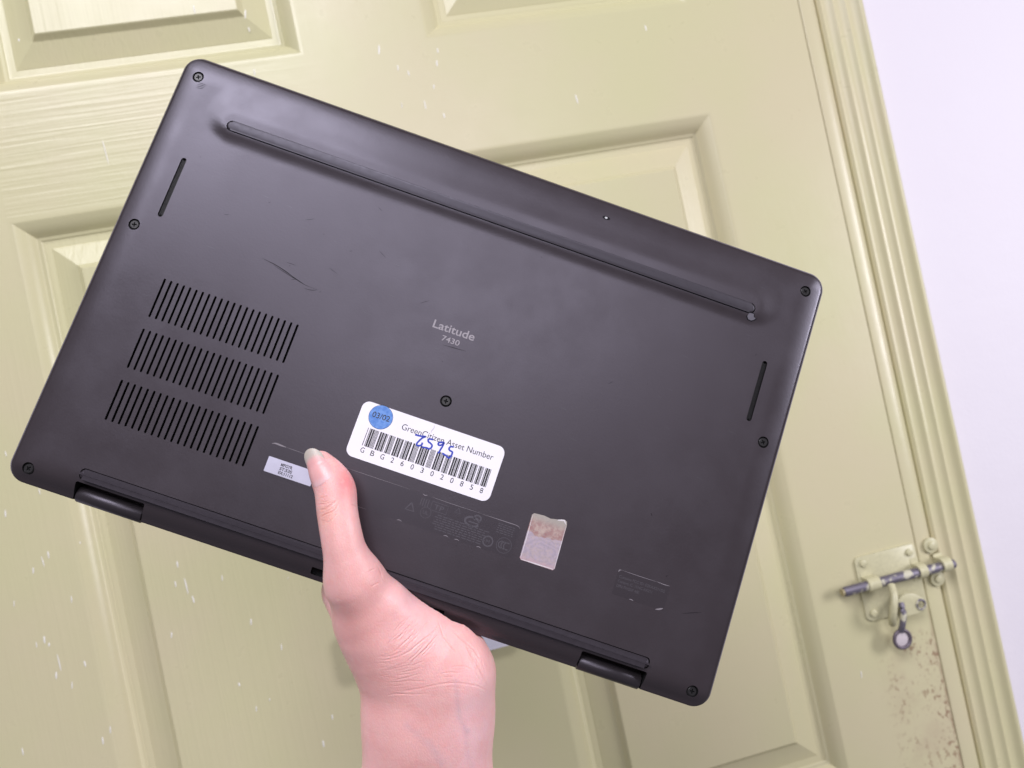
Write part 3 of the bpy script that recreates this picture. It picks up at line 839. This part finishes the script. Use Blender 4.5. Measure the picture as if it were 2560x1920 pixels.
# clear radio-module label near the corner
fcc = flat_part('radio_label', rrect(265.2, 289.4, 162.2, 173.2, 0.6, 3), FLAT-0.05, FLAT+0.035, M_FILM, laptop)
fcc['label'] = 'clear film label with three lines of faint print'
for i, (s, w) in enumerate((('Contains FCC ID: E2KAX211D2', 21.5), ('Contains IC: 1514C-AX211', 16.0), ('DPN: PWGHF A00', 10.5))):
    text('radio_text', s, 266.2, 165.6 + 2.05*i, FLAT+0.045, 1.25, w, M_FAINT, fcc)
bm = bmesh.new()
glint([(265.3, 163.4), (265.5, 162.5), (266.3, 162.2)], 0.45)
glint([(266.3, 162.2), (275.0, 162.25), (283.0, 162.1)], 0.2)
glint([(283.0, 162.1), (286.5, 162.2), (289.2, 162.1)], 0.32)
glint([(273.3, 173.1), (274.3, 173.0), (275.4, 173.3)], 0.35)
glint([(285.9, 173.6), (287.6, 173.0), (289.0, 172.2)], 0.75)
link('edge_glints', from_bm('edge_glints', bm), M_GLINT, fcc)

# scuffs: dark and light scratches, a bare chip at the end of the foot, a small bright speck near the edge
M_SCR = plain('dark_scratch', (0.009, 0.008, 0.011), 0.6, 0, 0.15)
M_SCRL = plain('pale_scratch', (0.15, 0.14, 0.17), 0.4)
SCR = [[(68.1,82.1),(74,82.8),(80,84.2),(86,86.2),(90.8,87.3),(96.6,87.5)],[(90.8,88.9),(94,88.6),(96.4,87.6)],[(74,83.4),(82,85.4),(89,86.9)],[(69,82.3),(76,83.3),(84,85.5),(91,87.4)],
       [(158,92.6),(163,92.3),(169,91.9)],[(108,29.0),(113,27.9),(118,27.4)],[(271.5,134.0),(272.6,135.3)],[(298,171.6),(302,170.0),(306,168.6)],[(286.2,158.6),(286.9,158.0)]]
SCR += [[(10.2,13.4+0.9*i),(12.5,13.3+0.8*i),(14.5-i*0.3,13.4+0.7*i)] for i in range(4)]
rr_ = random.Random(11); SCR2 = []
for k in range(24):
    u_ = rr_.gauss(75, 60) if k < 18 else rr_.uniform(20, 300); v_ = rr_.uniform(38, 120) if k < 18 else rr_.uniform(12, 185)
    if not 12 < u_ < 308: continue
    if 30 < u_ < 97 and 103 < v_ < 175: continue
    if 130 < u_ < 204 and 125 < v_: continue
    l = rr_.choice([0.5, 0.8, 1.2, 2.5, 4.5]); a = rr_.uniform(-0.9, 0.5)
    SCR2.append([(u_, v_), (u_+l*math.cos(a)*0.5, v_+l*math.sin(a)*0.5+rr_.uniform(-.1, .1)), (u_+l*math.cos(a), v_+l*math.sin(a))])
def scr_mesh(lst, w):
    bm = bmesh.new()
    for s in lst:
        P = smooth_line([(U(a), V(b_)) for a, b_ in s], 4)
        n0 = len(bm.verts)
        ribbon(bm, P, w*MM, 0)
        bm.verts.ensure_lookup_table()
        for q in bm.verts[n0:]:
            q.co.z = (float(case_h(q.co.x/MM + LW/2, LH/2 - q.co.y/MM)) + 0.03)*MM
    return from_bm('scratches', bm)
tag(link('scratches', scr_mesh(SCR, 0.24), M_SCR, laptop), kind='stuff')
tag(link('scuffs', scr_mesh(SCR2, 0.17), M_SCR, laptop), kind='stuff')
pale = [[(a, b_), (a+l*0.5, b_+0.15), (a+l, b_+0.35)] for a, b_, l in [(rr_.uniform(20, 300), rr_.uniform(14, 125), rr_.uniform(1, 5)) for _ in range(30)] if not (30 < a < 97 and b_ > 100)]
tag(link('fine_scratches', scr_mesh(pale, 0.12), plain('fine_pale_scratch', (0.075, 0.07, 0.085), 0.4), laptop), kind='stuff')
chip = [(288.3, 30.6), (290.6, 30.4), (291.2, 31.7), (292.3, 32.0), (291.6, 32.9), (290.6, 33.6), (289.0, 33.5), (288.1, 32.4)]
hz = float(case_h(290, 32))
bm = bmesh.new()
def draped(pts, dz, m_i):
    c = (sum(p[0] for p in pts)/len(pts), sum(p[1] for p in pts)/len(pts))
    vv = [bm.verts.new((U(a), V(b_), (float(case_h(a, b_))+dz)*MM)) for a, b_ in pts]; cv_ = bm.verts.new((U(c[0]), V(c[1]), (float(case_h(*c))+dz)*MM))
    for i in range(len(vv)): f_ = bm.faces.new((vv[i], vv[(i+1) % len(vv)], cv_)); f_.material_index = m_i
draped([(290+(a-290)*1.28, 32.0+(b_-32.0)*1.28) for a, b_ in chip], 0.05, 0)
draped(chip, 0.10, 1)
me = from_bm('chipped_patch', bm); me.materials.append(M_SCR); me.materials.append(M_SCRL)
link('chipped_patch', me, None, laptop)
bm = bmesh.new()
draped([(210.6+1.9*math.cos(a*0.5), 9.3+0.9*math.sin(a*0.5)) for a in range(13)], 0.05, 0)
draped([(210.5+0.7*math.cos(a*0.8), 9.3+0.55*math.sin(a*0.8)) for a in range(8)], 0.10, 1)
me = from_bm('worn_speck', bm); me.materials.append(M_SCR); me.materials.append(plain('bare_metal_speck', (0.6, 0.6, 0.63), 0.3, 0.5))
link('worn_speck', me, None, laptop)

# ---------------------------------------------------------------- hand
# The hand is modelled as one blended solid (millimetres, camera-aligned axes: x right, y down, z away),
# skinned with a surface-nets mesh, then moved into the world.
FPX = 1880.
def LP(u, v, w): return LR @ np.array([u, v, -w]) + LT
def px(x, y, d): return np.array([(x-1280)/FPX*d, (y-960)/FPX*d, d])
def smin(a,b,k):
    h=np.clip(.5+.5*(b-a)/k,0,1); return b+(a-b)*h-k*h*(1-h)
def cone(P,a,b,ra,rb,flat=None):
    """round cone; flat=(normal,scale) squashes along a direction"""
    a=np.asarray(a,np.float32);b=np.asarray(b,np.float32)
    Q=P-a; ab=b-a
    t=np.clip((Q@ab)/float(ab@ab),0,1)
    D=Q-t[:,None]*ab
    if flat is not None:
        n,s=flat; n=np.asarray(n,np.float32); n=n/np.linalg.norm(n)
        dn=D@n; D=D+np.outer(dn*(1/s-1),n).astype(np.float32)
    return np.sqrt((D*D).sum(1))-(ra+(rb-ra)*t)
def ell(P,c,axes,rad):
    Q=(P-np.asarray(c,np.float32))@np.asarray(axes,np.float32).T
    rad=np.asarray(rad,np.float32)
    k0=np.sqrt(((Q/rad)**2).sum(1)); k1=np.sqrt(((Q/rad**2)**2).sum(1))+1e-6
    return k0*(k0-1)/k1
NL=LR[:,2]            # laptop normal pointing away from the camera (into the lid)
def finger(P,pts,rad,k=2.5):
    """smooth tapering sweep through the joints"""
    A=np.array([[*p,r] for p,r in zip(pts,rad)],float); out=[]
    for i in range(len(A)-1):
        p0,p1_,p2_,p3_=A[max(i-1,0)],A[i],A[i+1],A[min(i+2,len(A)-1)]
        for j in range(5):
            t=j/5; out.append(0.5*((2*p1_)+(p2_-p0)*t+(2*p0-5*p1_+4*p2_-p3_)*t*t+(3*p1_-p0-3*p2_+p3_)*t**3))
    out.append(A[-1]); out=np.array(out)
    lo_=out[:,:3].min(0)-26; hi_=out[:,:3].max(0)+26
    m=((P>lo_)&(P<hi_)).all(1)
    d=np.full(len(P),24.,np.float32); Q=P[m]
    if len(Q):
        e=np.full(len(Q),1e3,np.float32)
        for a,b in zip(out,out[1:]): e=np.minimum(e,cone(Q,a[:3],b[:3],a[3],b[3]))
        d[m]=np.minimum(e,24)
    return d
def hand_parts():
    H={}
    H['thumb']=[px(801,1160,317.5),px(822,1192,315.5),px(838,1225,314),px(843,1275,311.5),px(852,1330,309),px(866,1395,309),px(885,1450,312)]
    H['thumb_r']=[5.6,7.6,8.5,8.35,8.4,8.8,8.8]
    return H
def hand_sdf(P):
    H=hand_parts()
    th=finger(P,H['thumb'],H['thumb_r'],6)
    # thenar mass
    d=cone(P,px(885,1455,313.5),px(978,1582,326),9.5,17)
    d=smin(d,cone(P,px(893,1462,315),px(932,1565,322),10.0,12.5),9)
    d=smin(d,cone(P,px(975,1510,318),px(1020,1573,322),6.5,7.0),8)
    d=smin(th,d,9)
    d=smin(d,cone(P,px(920,1540,326),px(990,1640,330),12.0,16.0),12)
    # web / index side of the palm
    d=smin(d,cone(P,px(862,1480,342),px(886,1552,338),9.0,9.3),6)
    # palm slab behind the lid
    for (u,v,w,u2,v2,w2,r,r2) in ((153,212,-27,153,158,-25,12.0,11),(171,214,-29,171,154,-26,13,11),(188,216,-28,188,156,-26,13.0,10.5),(203,216,-24,204,164,-25,12.5,10)):
        d=smin(d,cone(P,LP(u,v,w),LP(u2,v2,w2),r,r2),9)
    # heel of the hand (hypothenar)
    d=smin(d,cone(P,LP(203.2,220,-12),px(1138,1690,328),12.0,15.0),11)
    d=smin(d,cone(P,LP(199,216.0,0.0),LP(205.0,217.5,0.5),7.5,11.5),7)
    # wrist and forearm
    d=smin(d,cone(P,px(1065,1620,327),px(1074,1830,331),15.0,17.0),10)
    d=smin(d,cone(P,px(993,1600,329),px(1016,1790,331),15.5,17),12)
    d=smin(d,cone(P,px(1137,1680,329),px(1134,1790,331),15.0,15.8),12)
    d=smin(d,cone(P,px(1007,1790,331),px(1000,2330,331),16.2,22),9)
    d=smin(d,cone(P,px(1134,1790,331),px(1135,2330,331),15.8,22),9)
    # fingers
    fg=[((153,158,-24.5),(150,126,-23),(149,104,-21.5),(149,88,-20.5),(9.6,8.6,7.8,6.6)),
        ((171,154,-25),(171,118,-23),(171,93,-21.5),(171,76,-20.5),(9.8,8.8,8,6.8)),
        ((189,156,-25),(190,123,-23),(191,100,-21.5),(191,84,-20.5),(9.4,8.4,7.7,6.5)),
        ((206,164,-24.5),(208,139,-22.5),(209,121,-20.8),(209,107,-20),(8.6,7.6,6.9,6.0))]
    for q in fg:
        d=smin(d,finger(P,[LP(*p) for p in q[:4]],q[4],2.5),5)
    return d
def carve(P,d):
    """flesh gives way to the closed laptop it presses on"""
    Q=(P-LT.astype(np.float32))@LR.astype(np.float32)   # u,v,-w
    c=np.array([160.7,104.6,5.0],np.float32); h=np.array([160.7,104.6,8.55],np.float32)-2.5
    q=np.abs(Q-c)-h
    box=np.sqrt((np.maximum(q,0)**2).sum(1))+np.minimum(q.max(1),0)-2.5
    k=1.0; a=d; b=-box
    hh=np.clip(.5-.5*(b-a)/k,0,1)
    return b+(a-b)*hh+k*hh*(1-hh)
def surface_nets(fn,lo,hi,h):
    n=np.ceil((hi-lo)/h).astype(int)+1
    xs=[lo[i]+h*np.arange(n[i]) for i in range(3)]
    V=np.empty(n,np.float32)
    yy,zz=np.meshgrid(xs[1],xs[2],indexing='ij'); yz=np.stack([yy.ravel(),zz.ravel()],1)
    B=16
    for i in range(0,n[0],B):
        x=xs[0][i:i+B]
        P=np.concatenate([np.repeat(x,len(yz))[:,None],np.tile(yz,(len(x),1))],1).astype(np.float32)
        V[i:i+B]=fn(P).reshape(len(x),n[1],n[2])
    s=V<0
    acc=np.zeros(tuple(n-1)+(3,),np.float32);cnt=np.zeros(tuple(n-1),np.float32)
    def sub(A,o): return A[o[0]:A.shape[0]-1+o[0],o[1]:A.shape[1]-1+o[1],o[2]:A.shape[2]-1+o[2]]
    for ax in range(3):
        for o in itertools.product((0,1),repeat=2):
            a=list(o);a.insert(ax,0);b=list(o);b.insert(ax,1)
            A=sub(V,a);Bv=sub(V,b); m=(A<0)!=(Bv<0)
            t=np.where(m,A/(A-Bv+1e-12),0)
            for c in range(3):
                acc[...,c]+=np.where(m,(t if c==ax else a[c]),0)
            cnt+=m
    act=cnt>0; idx=-np.ones(act.shape,int); idx[act]=np.arange(act.sum())
    I=np.argwhere(act); verts=lo+h*(I+acc[act]/cnt[act][:,None])
    faces=[]
    for ax in range(3):
        b,c=[(1,2),(2,0),(0,1)][ax]
        sl0=[slice(None)]*3;sl1=[slice(None)]*3; sl0[ax]=slice(0,-1);sl1[ax]=slice(1,None)
        m=s[tuple(sl0)]!=s[tuple(sl1)]; neg=s[tuple(sl0)]
        e=np.argwhere(m); e=e[(e[:,b]>0)&(e[:,c]>0)&(e[:,b]<n[b]-1)&(e[:,c]<n[c]-1)]
        inside=neg[tuple(e.T)]
        def off(db,dc):
            k=e.copy();k[:,b]-=db;k[:,c]-=dc; return idx[tuple(k.T)]
        q=np.stack([off(1,1),off(0,1),off(0,0),off(1,0)],1)
        q[~inside]=q[~inside][:,::-1]
        faces.append(q)
    return verts,np.concatenate(faces)
def bounds():
    cs=[px(780,1100,300),px(760,1100,345),px(1260,2080,290),px(850,2080,360),LP(140,70,-8),LP(225,70,-45),LP(225,220,-45)]
    cs=np.array(cs); return cs.min(0)-[6,6,4],np.array([cs[:,0].max()+6,px(1000,2080,331)[1],cs[:,2].max()+4])

hv, hf = surface_nets(lambda P: carve(P, hand_sdf(P)), *bounds(), 1.2)
o_ = bpy.data.objects.new('_h', mesh('_h', hv, hf)); col.objects.link(o_)
md = o_.modifiers.new('s', 'SUBSURF'); md.levels = 1; md.render_levels = 1
dg = bpy.context.evaluated_depsgraph_get(); dg.update()
hme = bpy.data.meshes.new_from_object(o_.evaluated_get(dg)); bpy.data.objects.remove(o_)
n = len(hme.vertices); P = np.empty(n*3); hme.vertices.foreach_get('co', P); P = P.reshape(n, 3)
def sd(Q): return carve(Q.astype(np.float32), hand_sdf(Q.astype(np.float32)))
def grad(Q, e=0.35):
    g = np.stack([sd(Q + d_) - sd(Q - d_) for d_ in np.eye(3)*e], 1)
    return g/np.maximum(np.linalg.norm(g, axis=1), 1e-6)[:, None]
for it in range(2):
    P = P - grad(P)*np.clip(sd(P), -0.6, 0.6)[:, None]*0.8
hme.vertices.foreach_set('co', P.ravel()); hme.update()
o_ = bpy.data.objects.new('_h', hme); col.objects.link(o_)
md = o_.modifiers.new('s', 'SUBSURF'); md.levels = 1; md.render_levels = 1
dg = bpy.context.evaluated_depsgraph_get(); dg.update()
hme = bpy.data.meshes.new_from_object(o_.evaluated_get(dg)); bpy.data.objects.remove(o_)
n = len(hme.vertices); P = np.empty(n*3); hme.vertices.foreach_get('co', P); P = P.reshape(n, 3)
G = np.empty(n*3); hme.vertices.foreach_get('normal', G); G = G.reshape(n, 3)
if (G*grad(P[:1].repeat(2, 0))[0]).sum(1)[0] < 0: G = -G
scr = P[:, :2]/P[:, 2:]*FPX + [1280, 960]
front = G[:, 2] < 0.15
def zP(l): return [(760+x*.2622, 1380+y*.2622) for x, y in l]
def zC(l): return [(800+x*.2441, 1560+y*.2441) for x, y in l]
def zT(l): return [(640+x*.1447, 1080+y*.1447) for x, y in l]
# creases of the thenar, the heel of the palm, the wrist and the thumb joint: (line, depth mm, half width mm)
CRE = [(zP([(1290,680),(1230,760),(1120,850),(1000,950),(900,1000)]),.30,.34),(zP([(1300,750),(1240,830),(1150,930),(1040,1030),(1000,1090)]),.34,.34),
 (zP([(1080,760),(980,840),(880,930)]),.22,.32),(zP([(1010,740),(900,810),(830,860)]),.18,.32),(zP([(1180,660),(1130,720),(1080,790)]),.2,.32),(zP([(1130,900),(1060,980),(960,1060)]),.22,.32),
 (zP([(1275,660),(1300,720),(1330,810),(1400,900),(1440,960)]),.40,.36),(zP([(1380,720),(1500,830),(1620,930),(1680,1030)]),.22,.42),(zP([(1250,880),(1240,950)]),.2,.3),(zP([(1200,840),(1170,920),(1150,960)]),.2,.3),
 (zP([(700,130),(735,200),(740,250)]),.22,.36),(zP([(610,190),(690,150)]),.15,.3),(zP([(640,330),(720,290)]),.12,.3),
 (zC([(800,690),(1000,665),(1200,620),(1400,600),(1600,630),(1750,700)]),.16,.42),(zC([(760,575),(900,545),(1050,500)]),.16,.32),(zC([(700,600),(900,580),(1100,590)]),.16,.32),(zC([(720,705),(900,720),(1100,715)]),.16,.32),
 (zC([(850,430),(960,420),(1080,370)]),.18,.32),(zC([(800,500),(930,480),(1050,440)]),.15,.32),
 (zC([(1480,180),(1550,330),(1650,500),(1720,650)]),.24,.42),(zC([(1600,400),(1680,560)]),.18,.32),(zC([(1580,480),(1640,580)]),.16,.3),(zC([(1320,440),(1480,430),(1560,470)]),.14,.3),
 (zC([(560,340),(700,310),(820,250)]),.1,.3),(zC([(600,450),(720,430)]),.1,.3),
 (zT([(1100,1480),(1200,1420),(1300,1390),(1380,1330),(1420,1220)]),.30,.32),(zT([(1080,1350),(1200,1330),(1300,1260),(1420,1160)]),.25,.42),(zT([(1250,1560),(1340,1480),(1400,1400)]),.18,.3),(zT([(1060,1250),(1200,1240),(1280,1220)]),.2,.3),(zT([(1640,1250),(1745,1295)]),.18,.3),
 (zT([(1070,1150),(1180,1140),(1260,1110)]),.1,.35)]
rc = np.random.default_rng(4)
def fan(A, B, k, dep):
    A = np.array(A, float); B = np.array(B, float)
    for _ in range(k):
        t = rc.uniform(0, 1); L0 = A*(1-t) + B*t; i0 = rc.uniform(0, 0.45); i1 = i0 + rc.uniform(0.25, 0.55)
        q = np.array([[np.interp(s, np.linspace(0, 1, len(L0)), L0[:, c]) for c in (0, 1)] for s in np.linspace(i0, min(i1, 1), 5)])
        CRE.append(([tuple(p) for p in q + rc.normal(0, 1.0, q.shape)], dep*rc.uniform(0.6, 1.2), 0.27))
fan(zP([(1010,560),(900,680),(800,800),(700,900)]), zP([(1300,760),(1240,880),(1120,1000),(1000,1120)]), 34, 0.15)
fan(zC([(560,330),(720,320),(900,250)]), zC([(640,740),(900,720),(1180,690)]), 34, 0.10)
fan(zC([(1180,500),(1350,470),(1500,470)]), zC([(1180,680),(1350,660),(1560,690)]), 12, 0.10)
fan(zC([(1440,120),(1500,330),(1600,560)]), zC([(1640,250),(1700,430),(1745,640)]), 12, 0.13)
fan(zT([(1060,1120),(1200,1110),(1330,1050)]), zT([(1110,1600),(1260,1570),(1400,1480)]), 16, 0.12)
fan(zP([(600,160),(660,260),(700,330)]), zP([(740,180),(800,280),(840,330)]), 8, 0.10)
disp = np.zeros(n); cre_k = np.zeros(n)
fi = np.where(front)[0]
for line, dep, wid in CRE:
    best = np.full(len(fi), 1e9); q = scr[fi]; tt = np.zeros(len(fi))
    m_ = len(line)-1
    for i, (a, b_) in enumerate(zip(line, line[1:])):
        a = np.array(a); b_ = np.array(b_); ab = b_-a
        t = np.clip(((q-a)@ab)/(ab@ab), 0, 1); d = np.linalg.norm(q-a-t[:, None]*ab, axis=1)
        k_ = d < best; best[k_] = d[k_]; tt[k_] = (i+t[k_])/m_
    d = best*P[fi, 2]/FPX
    fade = np.clip(np.minimum(tt, 1-tt)*5, 0.15, 1)
    g_ = np.exp(-(d/wid)**2)
    disp[fi] -= dep*fade*(g_ - 0.35*np.exp(-((d-1.5*wid)/(0.9*wid))**2))
    cre_k[fi] = np.maximum(cre_k[fi], g_*fade*min(1, dep/0.3))
P = P + G*(0.68*disp)[:, None]
# skin tone: even pink with redder finger pads, bluish veins, painted side light and shade
base_c = np.array([0.86, 0.475, 0.46])
C = np.tile(base_c, (n, 1))
def blob(x, y, r, c, k, sx=1.0):
    d2 = ((scr[:, 0]-x)/sx)**2 + (scr[:, 1]-y)**2
    w = k*np.exp(-d2/r**2); C[:] = C*(1-w[:, None]) + np.array(c)*w[:, None]
blob(868, 1205, 42, (0.80, 0.24, 0.25), 0.85, 0.7)
blob(850, 1150, 26, (0.84, 0.38, 0.36), 0.6)
blob(815, 1290, 34, (0.74, 0.38, 0.29), 0.5, 0.8)
blob(880, 1560, 75, (0.82, 0.38, 0.35), 0.5)  # warm shade of the left side painted into the skin
blob(900, 1720, 90, (0.84, 0.41, 0.38), 0.4)
blob(1030, 1500, 50, (0.87, 0.53, 0.55), 0.6)
blob(1050, 1600, 55, (0.88, 0.57, 0.58), 0.5)
blob(1160, 1620, 40, (0.87, 0.45, 0.42), 0.5)
blob(1190, 1800, 110, (0.88, 0.58, 0.62), 0.65, 0.5)  # cool light from the right painted as pale lilac
blob(1150, 1900, 60, (0.88, 0.55, 0.58), 0.5)
for line, r_, k_ in ((zC([(1385,590),(1400,700),(1410,800),(1430,960),(1500,1100)]), 7, 0.22), (zC([(900,1040),(1030,1160),(1130,1230),(1240,1420)]), 11, 0.18), (zC([(1500,1100),(1510,1330),(1560,1460)]), 8, 0.14)):
    best = np.full(n, 1e9)
    for a, b_ in zip(line, line[1:]):
        a = np.array(a); b_ = np.array(b_); ab = b_-a
        t = np.clip(((scr-a)@ab)/(ab@ab), 0, 1); best = np.minimum(best, np.linalg.norm(scr-a-t[:, None]*ab, axis=1))
    w = (k_*np.exp(-(best/r_)**2)*front)[:, None]
    C = C*(1-w) + np.array([0.42, 0.36, 0.46])*w
w = (0.26*cre_k)[:, None]; C = C*(1-w) + np.array([0.55, 0.20, 0.16])*w
Pw = cv2w(P)
org = cv2w(px(1070, 2060, 331))
hme.vertices.foreach_set('co', (Pw - org).ravel())
ca = hme.color_attributes.new('skin_tone_and_light', 'FLOAT_COLOR', 'POINT')
ca.data.foreach_set('color', np.column_stack([C, np.ones(n)]).ravel())
hme.update()
M_SKIN, nt, b = mat('skin')
at = N(nt, 'ShaderNodeVertexColor'); at.layer_name = 'skin_tone_and_light'
co = coords(nt)
mot = noise(nt, co, 120, 4, 0.6)
c1 = mixc(nt, math_n(nt, 'MULTIPLY', smoothstep(nt, mot, 0.40, 0.70), 0.30), at.outputs[0], (0.80, 0.34, 0.32))
c1 = mixc(nt, math_n(nt, 'MULTIPLY', smoothstep(nt, noise(nt, co, 420, 4, 0.65), 0.48, 0.72), 0.24), c1, (0.90, 0.60, 0.55))
nt.links.new(c1, b.inputs['Base Color'])
b.inputs['Subsurface Weight'].default_value = 0.35
b.inputs['Subsurface Radius'].default_value = (1.0, 0.35, 0.2)
b.inputs['Subsurface Scale'].default_value = 0.0035
nt.links.new(math_n(nt, 'MULTIPLY_ADD', noise(nt, co, 260, 4), 0.22, 0.29), b.inputs['Roughness'])
b.inputs['Specular IOR Level'].default_value = 0.42
vor = N(nt, 'ShaderNodeTexVoronoi', feature='DISTANCE_TO_EDGE'); vor.inputs['Scale'].default_value = 950
wp = N(nt, 'ShaderNodeVectorMath', operation='ADD'); nt.links.new(coords(nt, (1, 1, 0.55)), wp.inputs[0])
nn = N(nt, 'ShaderNodeTexNoise'); nn.inputs['Scale'].default_value = 300
vs2 = N(nt, 'ShaderNodeVectorMath', operation='SCALE'); vs2.inputs['Scale'].default_value = 0.0012
nt.links.new(co, nn.inputs['Vector']); nt.links.new(nn.outputs['Color'], vs2.inputs[0]); nt.links.new(vs2.outputs[0], wp.inputs[1])
nt.links.new(wp.outputs[0], vor.inputs['Vector'])
n0 = bump(nt, smoothstep(nt, vor.outputs['Distance'], 0.0, 0.25), 0.14, 0.00025, None)
lines = noise(nt, coords(nt, (420, 420, 1500), (0.0, 0.35, 0.0)), 1.0, 3, 0.6, 0.6)
bump(nt, lines, 0.15, 0.0004, b, n0)
hand = link('hand', hme, M_SKIN, None, 180)
hand.location = org
tag(hand, 'bare left hand gripping the laptop by its hinge edge, thumb on the underside', 'hand')

# finger nails: curved plates that follow the finger and reach a little past its tip
M_NAIL, nt, b = mat('nail')
at = N(nt, 'ShaderNodeVertexColor'); at.layer_name = 'nail_tone'
nt.links.new(at.outputs[0], b.inputs['Base Color'])
b.inputs['Roughness'].default_value = 0.33; b.inputs['Subsurface Weight'].default_value = 0.15
b.inputs['Subsurface Radius'].default_value = (1, 0.4, 0.25); b.inputs['Subsurface Scale'].default_value = 0.002
def make_nail(a, tip, nrm, half_deg, over):
    a = np.asarray(a); tip = np.asarray(tip); ax_ = tip-a; ln = np.linalg.norm(ax_); ax_ = ax_/ln
    nn_ = np.asarray(nrm, float); nn_ = nn_ - (nn_@ax_)*ax_; nn_ /= np.linalg.norm(nn_); sd_ = np.cross(ax_, nn_)
    S, T = 22, 15; pos = np.zeros((S, T, 3)); tone = np.zeros((S, T, 3))
    def radius(o, d):
        r = np.full(len(o), 3.0)
        for _ in range(24): r = r + np.clip(-(sd((o + d*r[:, None]))), -1.5, 1.5)*0.7
        return r
    dirs = []
    for j in range(T):
        t = -1 + 2*j/(T-1); an = math.radians(half_deg)*t
        dirs.append(nn_*math.cos(an) + sd_*math.sin(an))
    dirs = np.array(dirs); tv = np.linspace(-1, 1, T)
    keep_ = None
    for i in range(S):
        s = i/(S-1)
        sl = 0.10*tv**2*(1-s)**1.0 + s*(1 - 0.24*np.abs(tv)**2.4)       # rounded cuticle and free edge
        along = sl*(ln+over)
        wid = 0.86 + 0.14*math.sin(math.pi*min(1, s*1.15))
        o = a + ax_*np.minimum(along, ln*0.74)[:, None]
        d = nn_*np.cos(np.radians(half_deg)*tv*wid)[:, None] + sd_*np.sin(np.radians(half_deg)*tv*wid)[:, None]
        r = radius(o, d)
        r = r + 0.42 - 0.34*(1-s)**3 - 0.34*(np.abs(tv)**5)
        ex = np.maximum(along - ln*0.74, 0)
        pos[i] = o + d*r[:, None] + ax_*ex[:, None] - nn_*(ex*0.10)[:, None]
        lun = np.clip((0.20 - s)/0.12, 0, 1); fe = 1/(1+math.exp(-(s-0.76)*38))
        c_ = np.array([0.84, 0.42, 0.42])*(1-lun) + np.array([0.86, 0.50, 0.52])*lun
        tone[i] = c_*(1-fe) + np.array([0.55, 0.49, 0.44])*fe
    top = pos.reshape(-1, 3); bot = top - np.repeat(0.35*nn_[None], len(top), 0)
    id_ = np.arange(S*T).reshape(S, T); fc = []
    for i in range(S-1):
        for j in range(T-1):
            q = (id_[i, j], id_[i+1, j], id_[i+1, j+1], id_[i, j+1]); fc.append(q); fc.append(tuple(x_ + S*T for x_ in q[::-1]))
    bd = list(id_[:, 0]) + list(id_[-1, 1:]) + list(id_[-2::-1, -1]) + list(id_[0, -2:0:-1])
    for i in range(len(bd)):
        p_, q_ = bd[i], bd[(i+1) % len(bd)]; fc.append((p_, q_, q_ + S*T, p_ + S*T))
    bm = bmesh.new(); allv = np.concatenate([top, bot]); W_ = cv2w(allv) - org
    vv = [bm.verts.new(p) for p in W_]
    for q in fc: bm.faces.new([vv[x_] for x_ in q])
    me = from_bm('nail', bm)
    ca = me.color_attributes.new('nail_tone', 'FLOAT_COLOR', 'POINT')
    tc = np.concatenate([tone.reshape(-1, 3)]*2)
    ca.data.foreach_set('color', np.column_stack([tc, np.ones(len(tc))]).ravel())
    return link('nail', me, M_NAIL, hand, 50)
make_nail(px(827, 1209, 315), px(797, 1146, 317.3), (-0.26, -0.1, -0.95), 50, 4.3)
for q in ((149, 104, -21.5, 149, 87), (171, 93, -21.5, 171, 75), (191, 100, -21.5, 191, 83), (209, 121, -20.8, 209, 106)):
    make_nail(LP(q[0], q[1]-3, q[2]), LP(q[3], q[4]-3, q[2]+1), LR[:, 2], 42, 0.5)
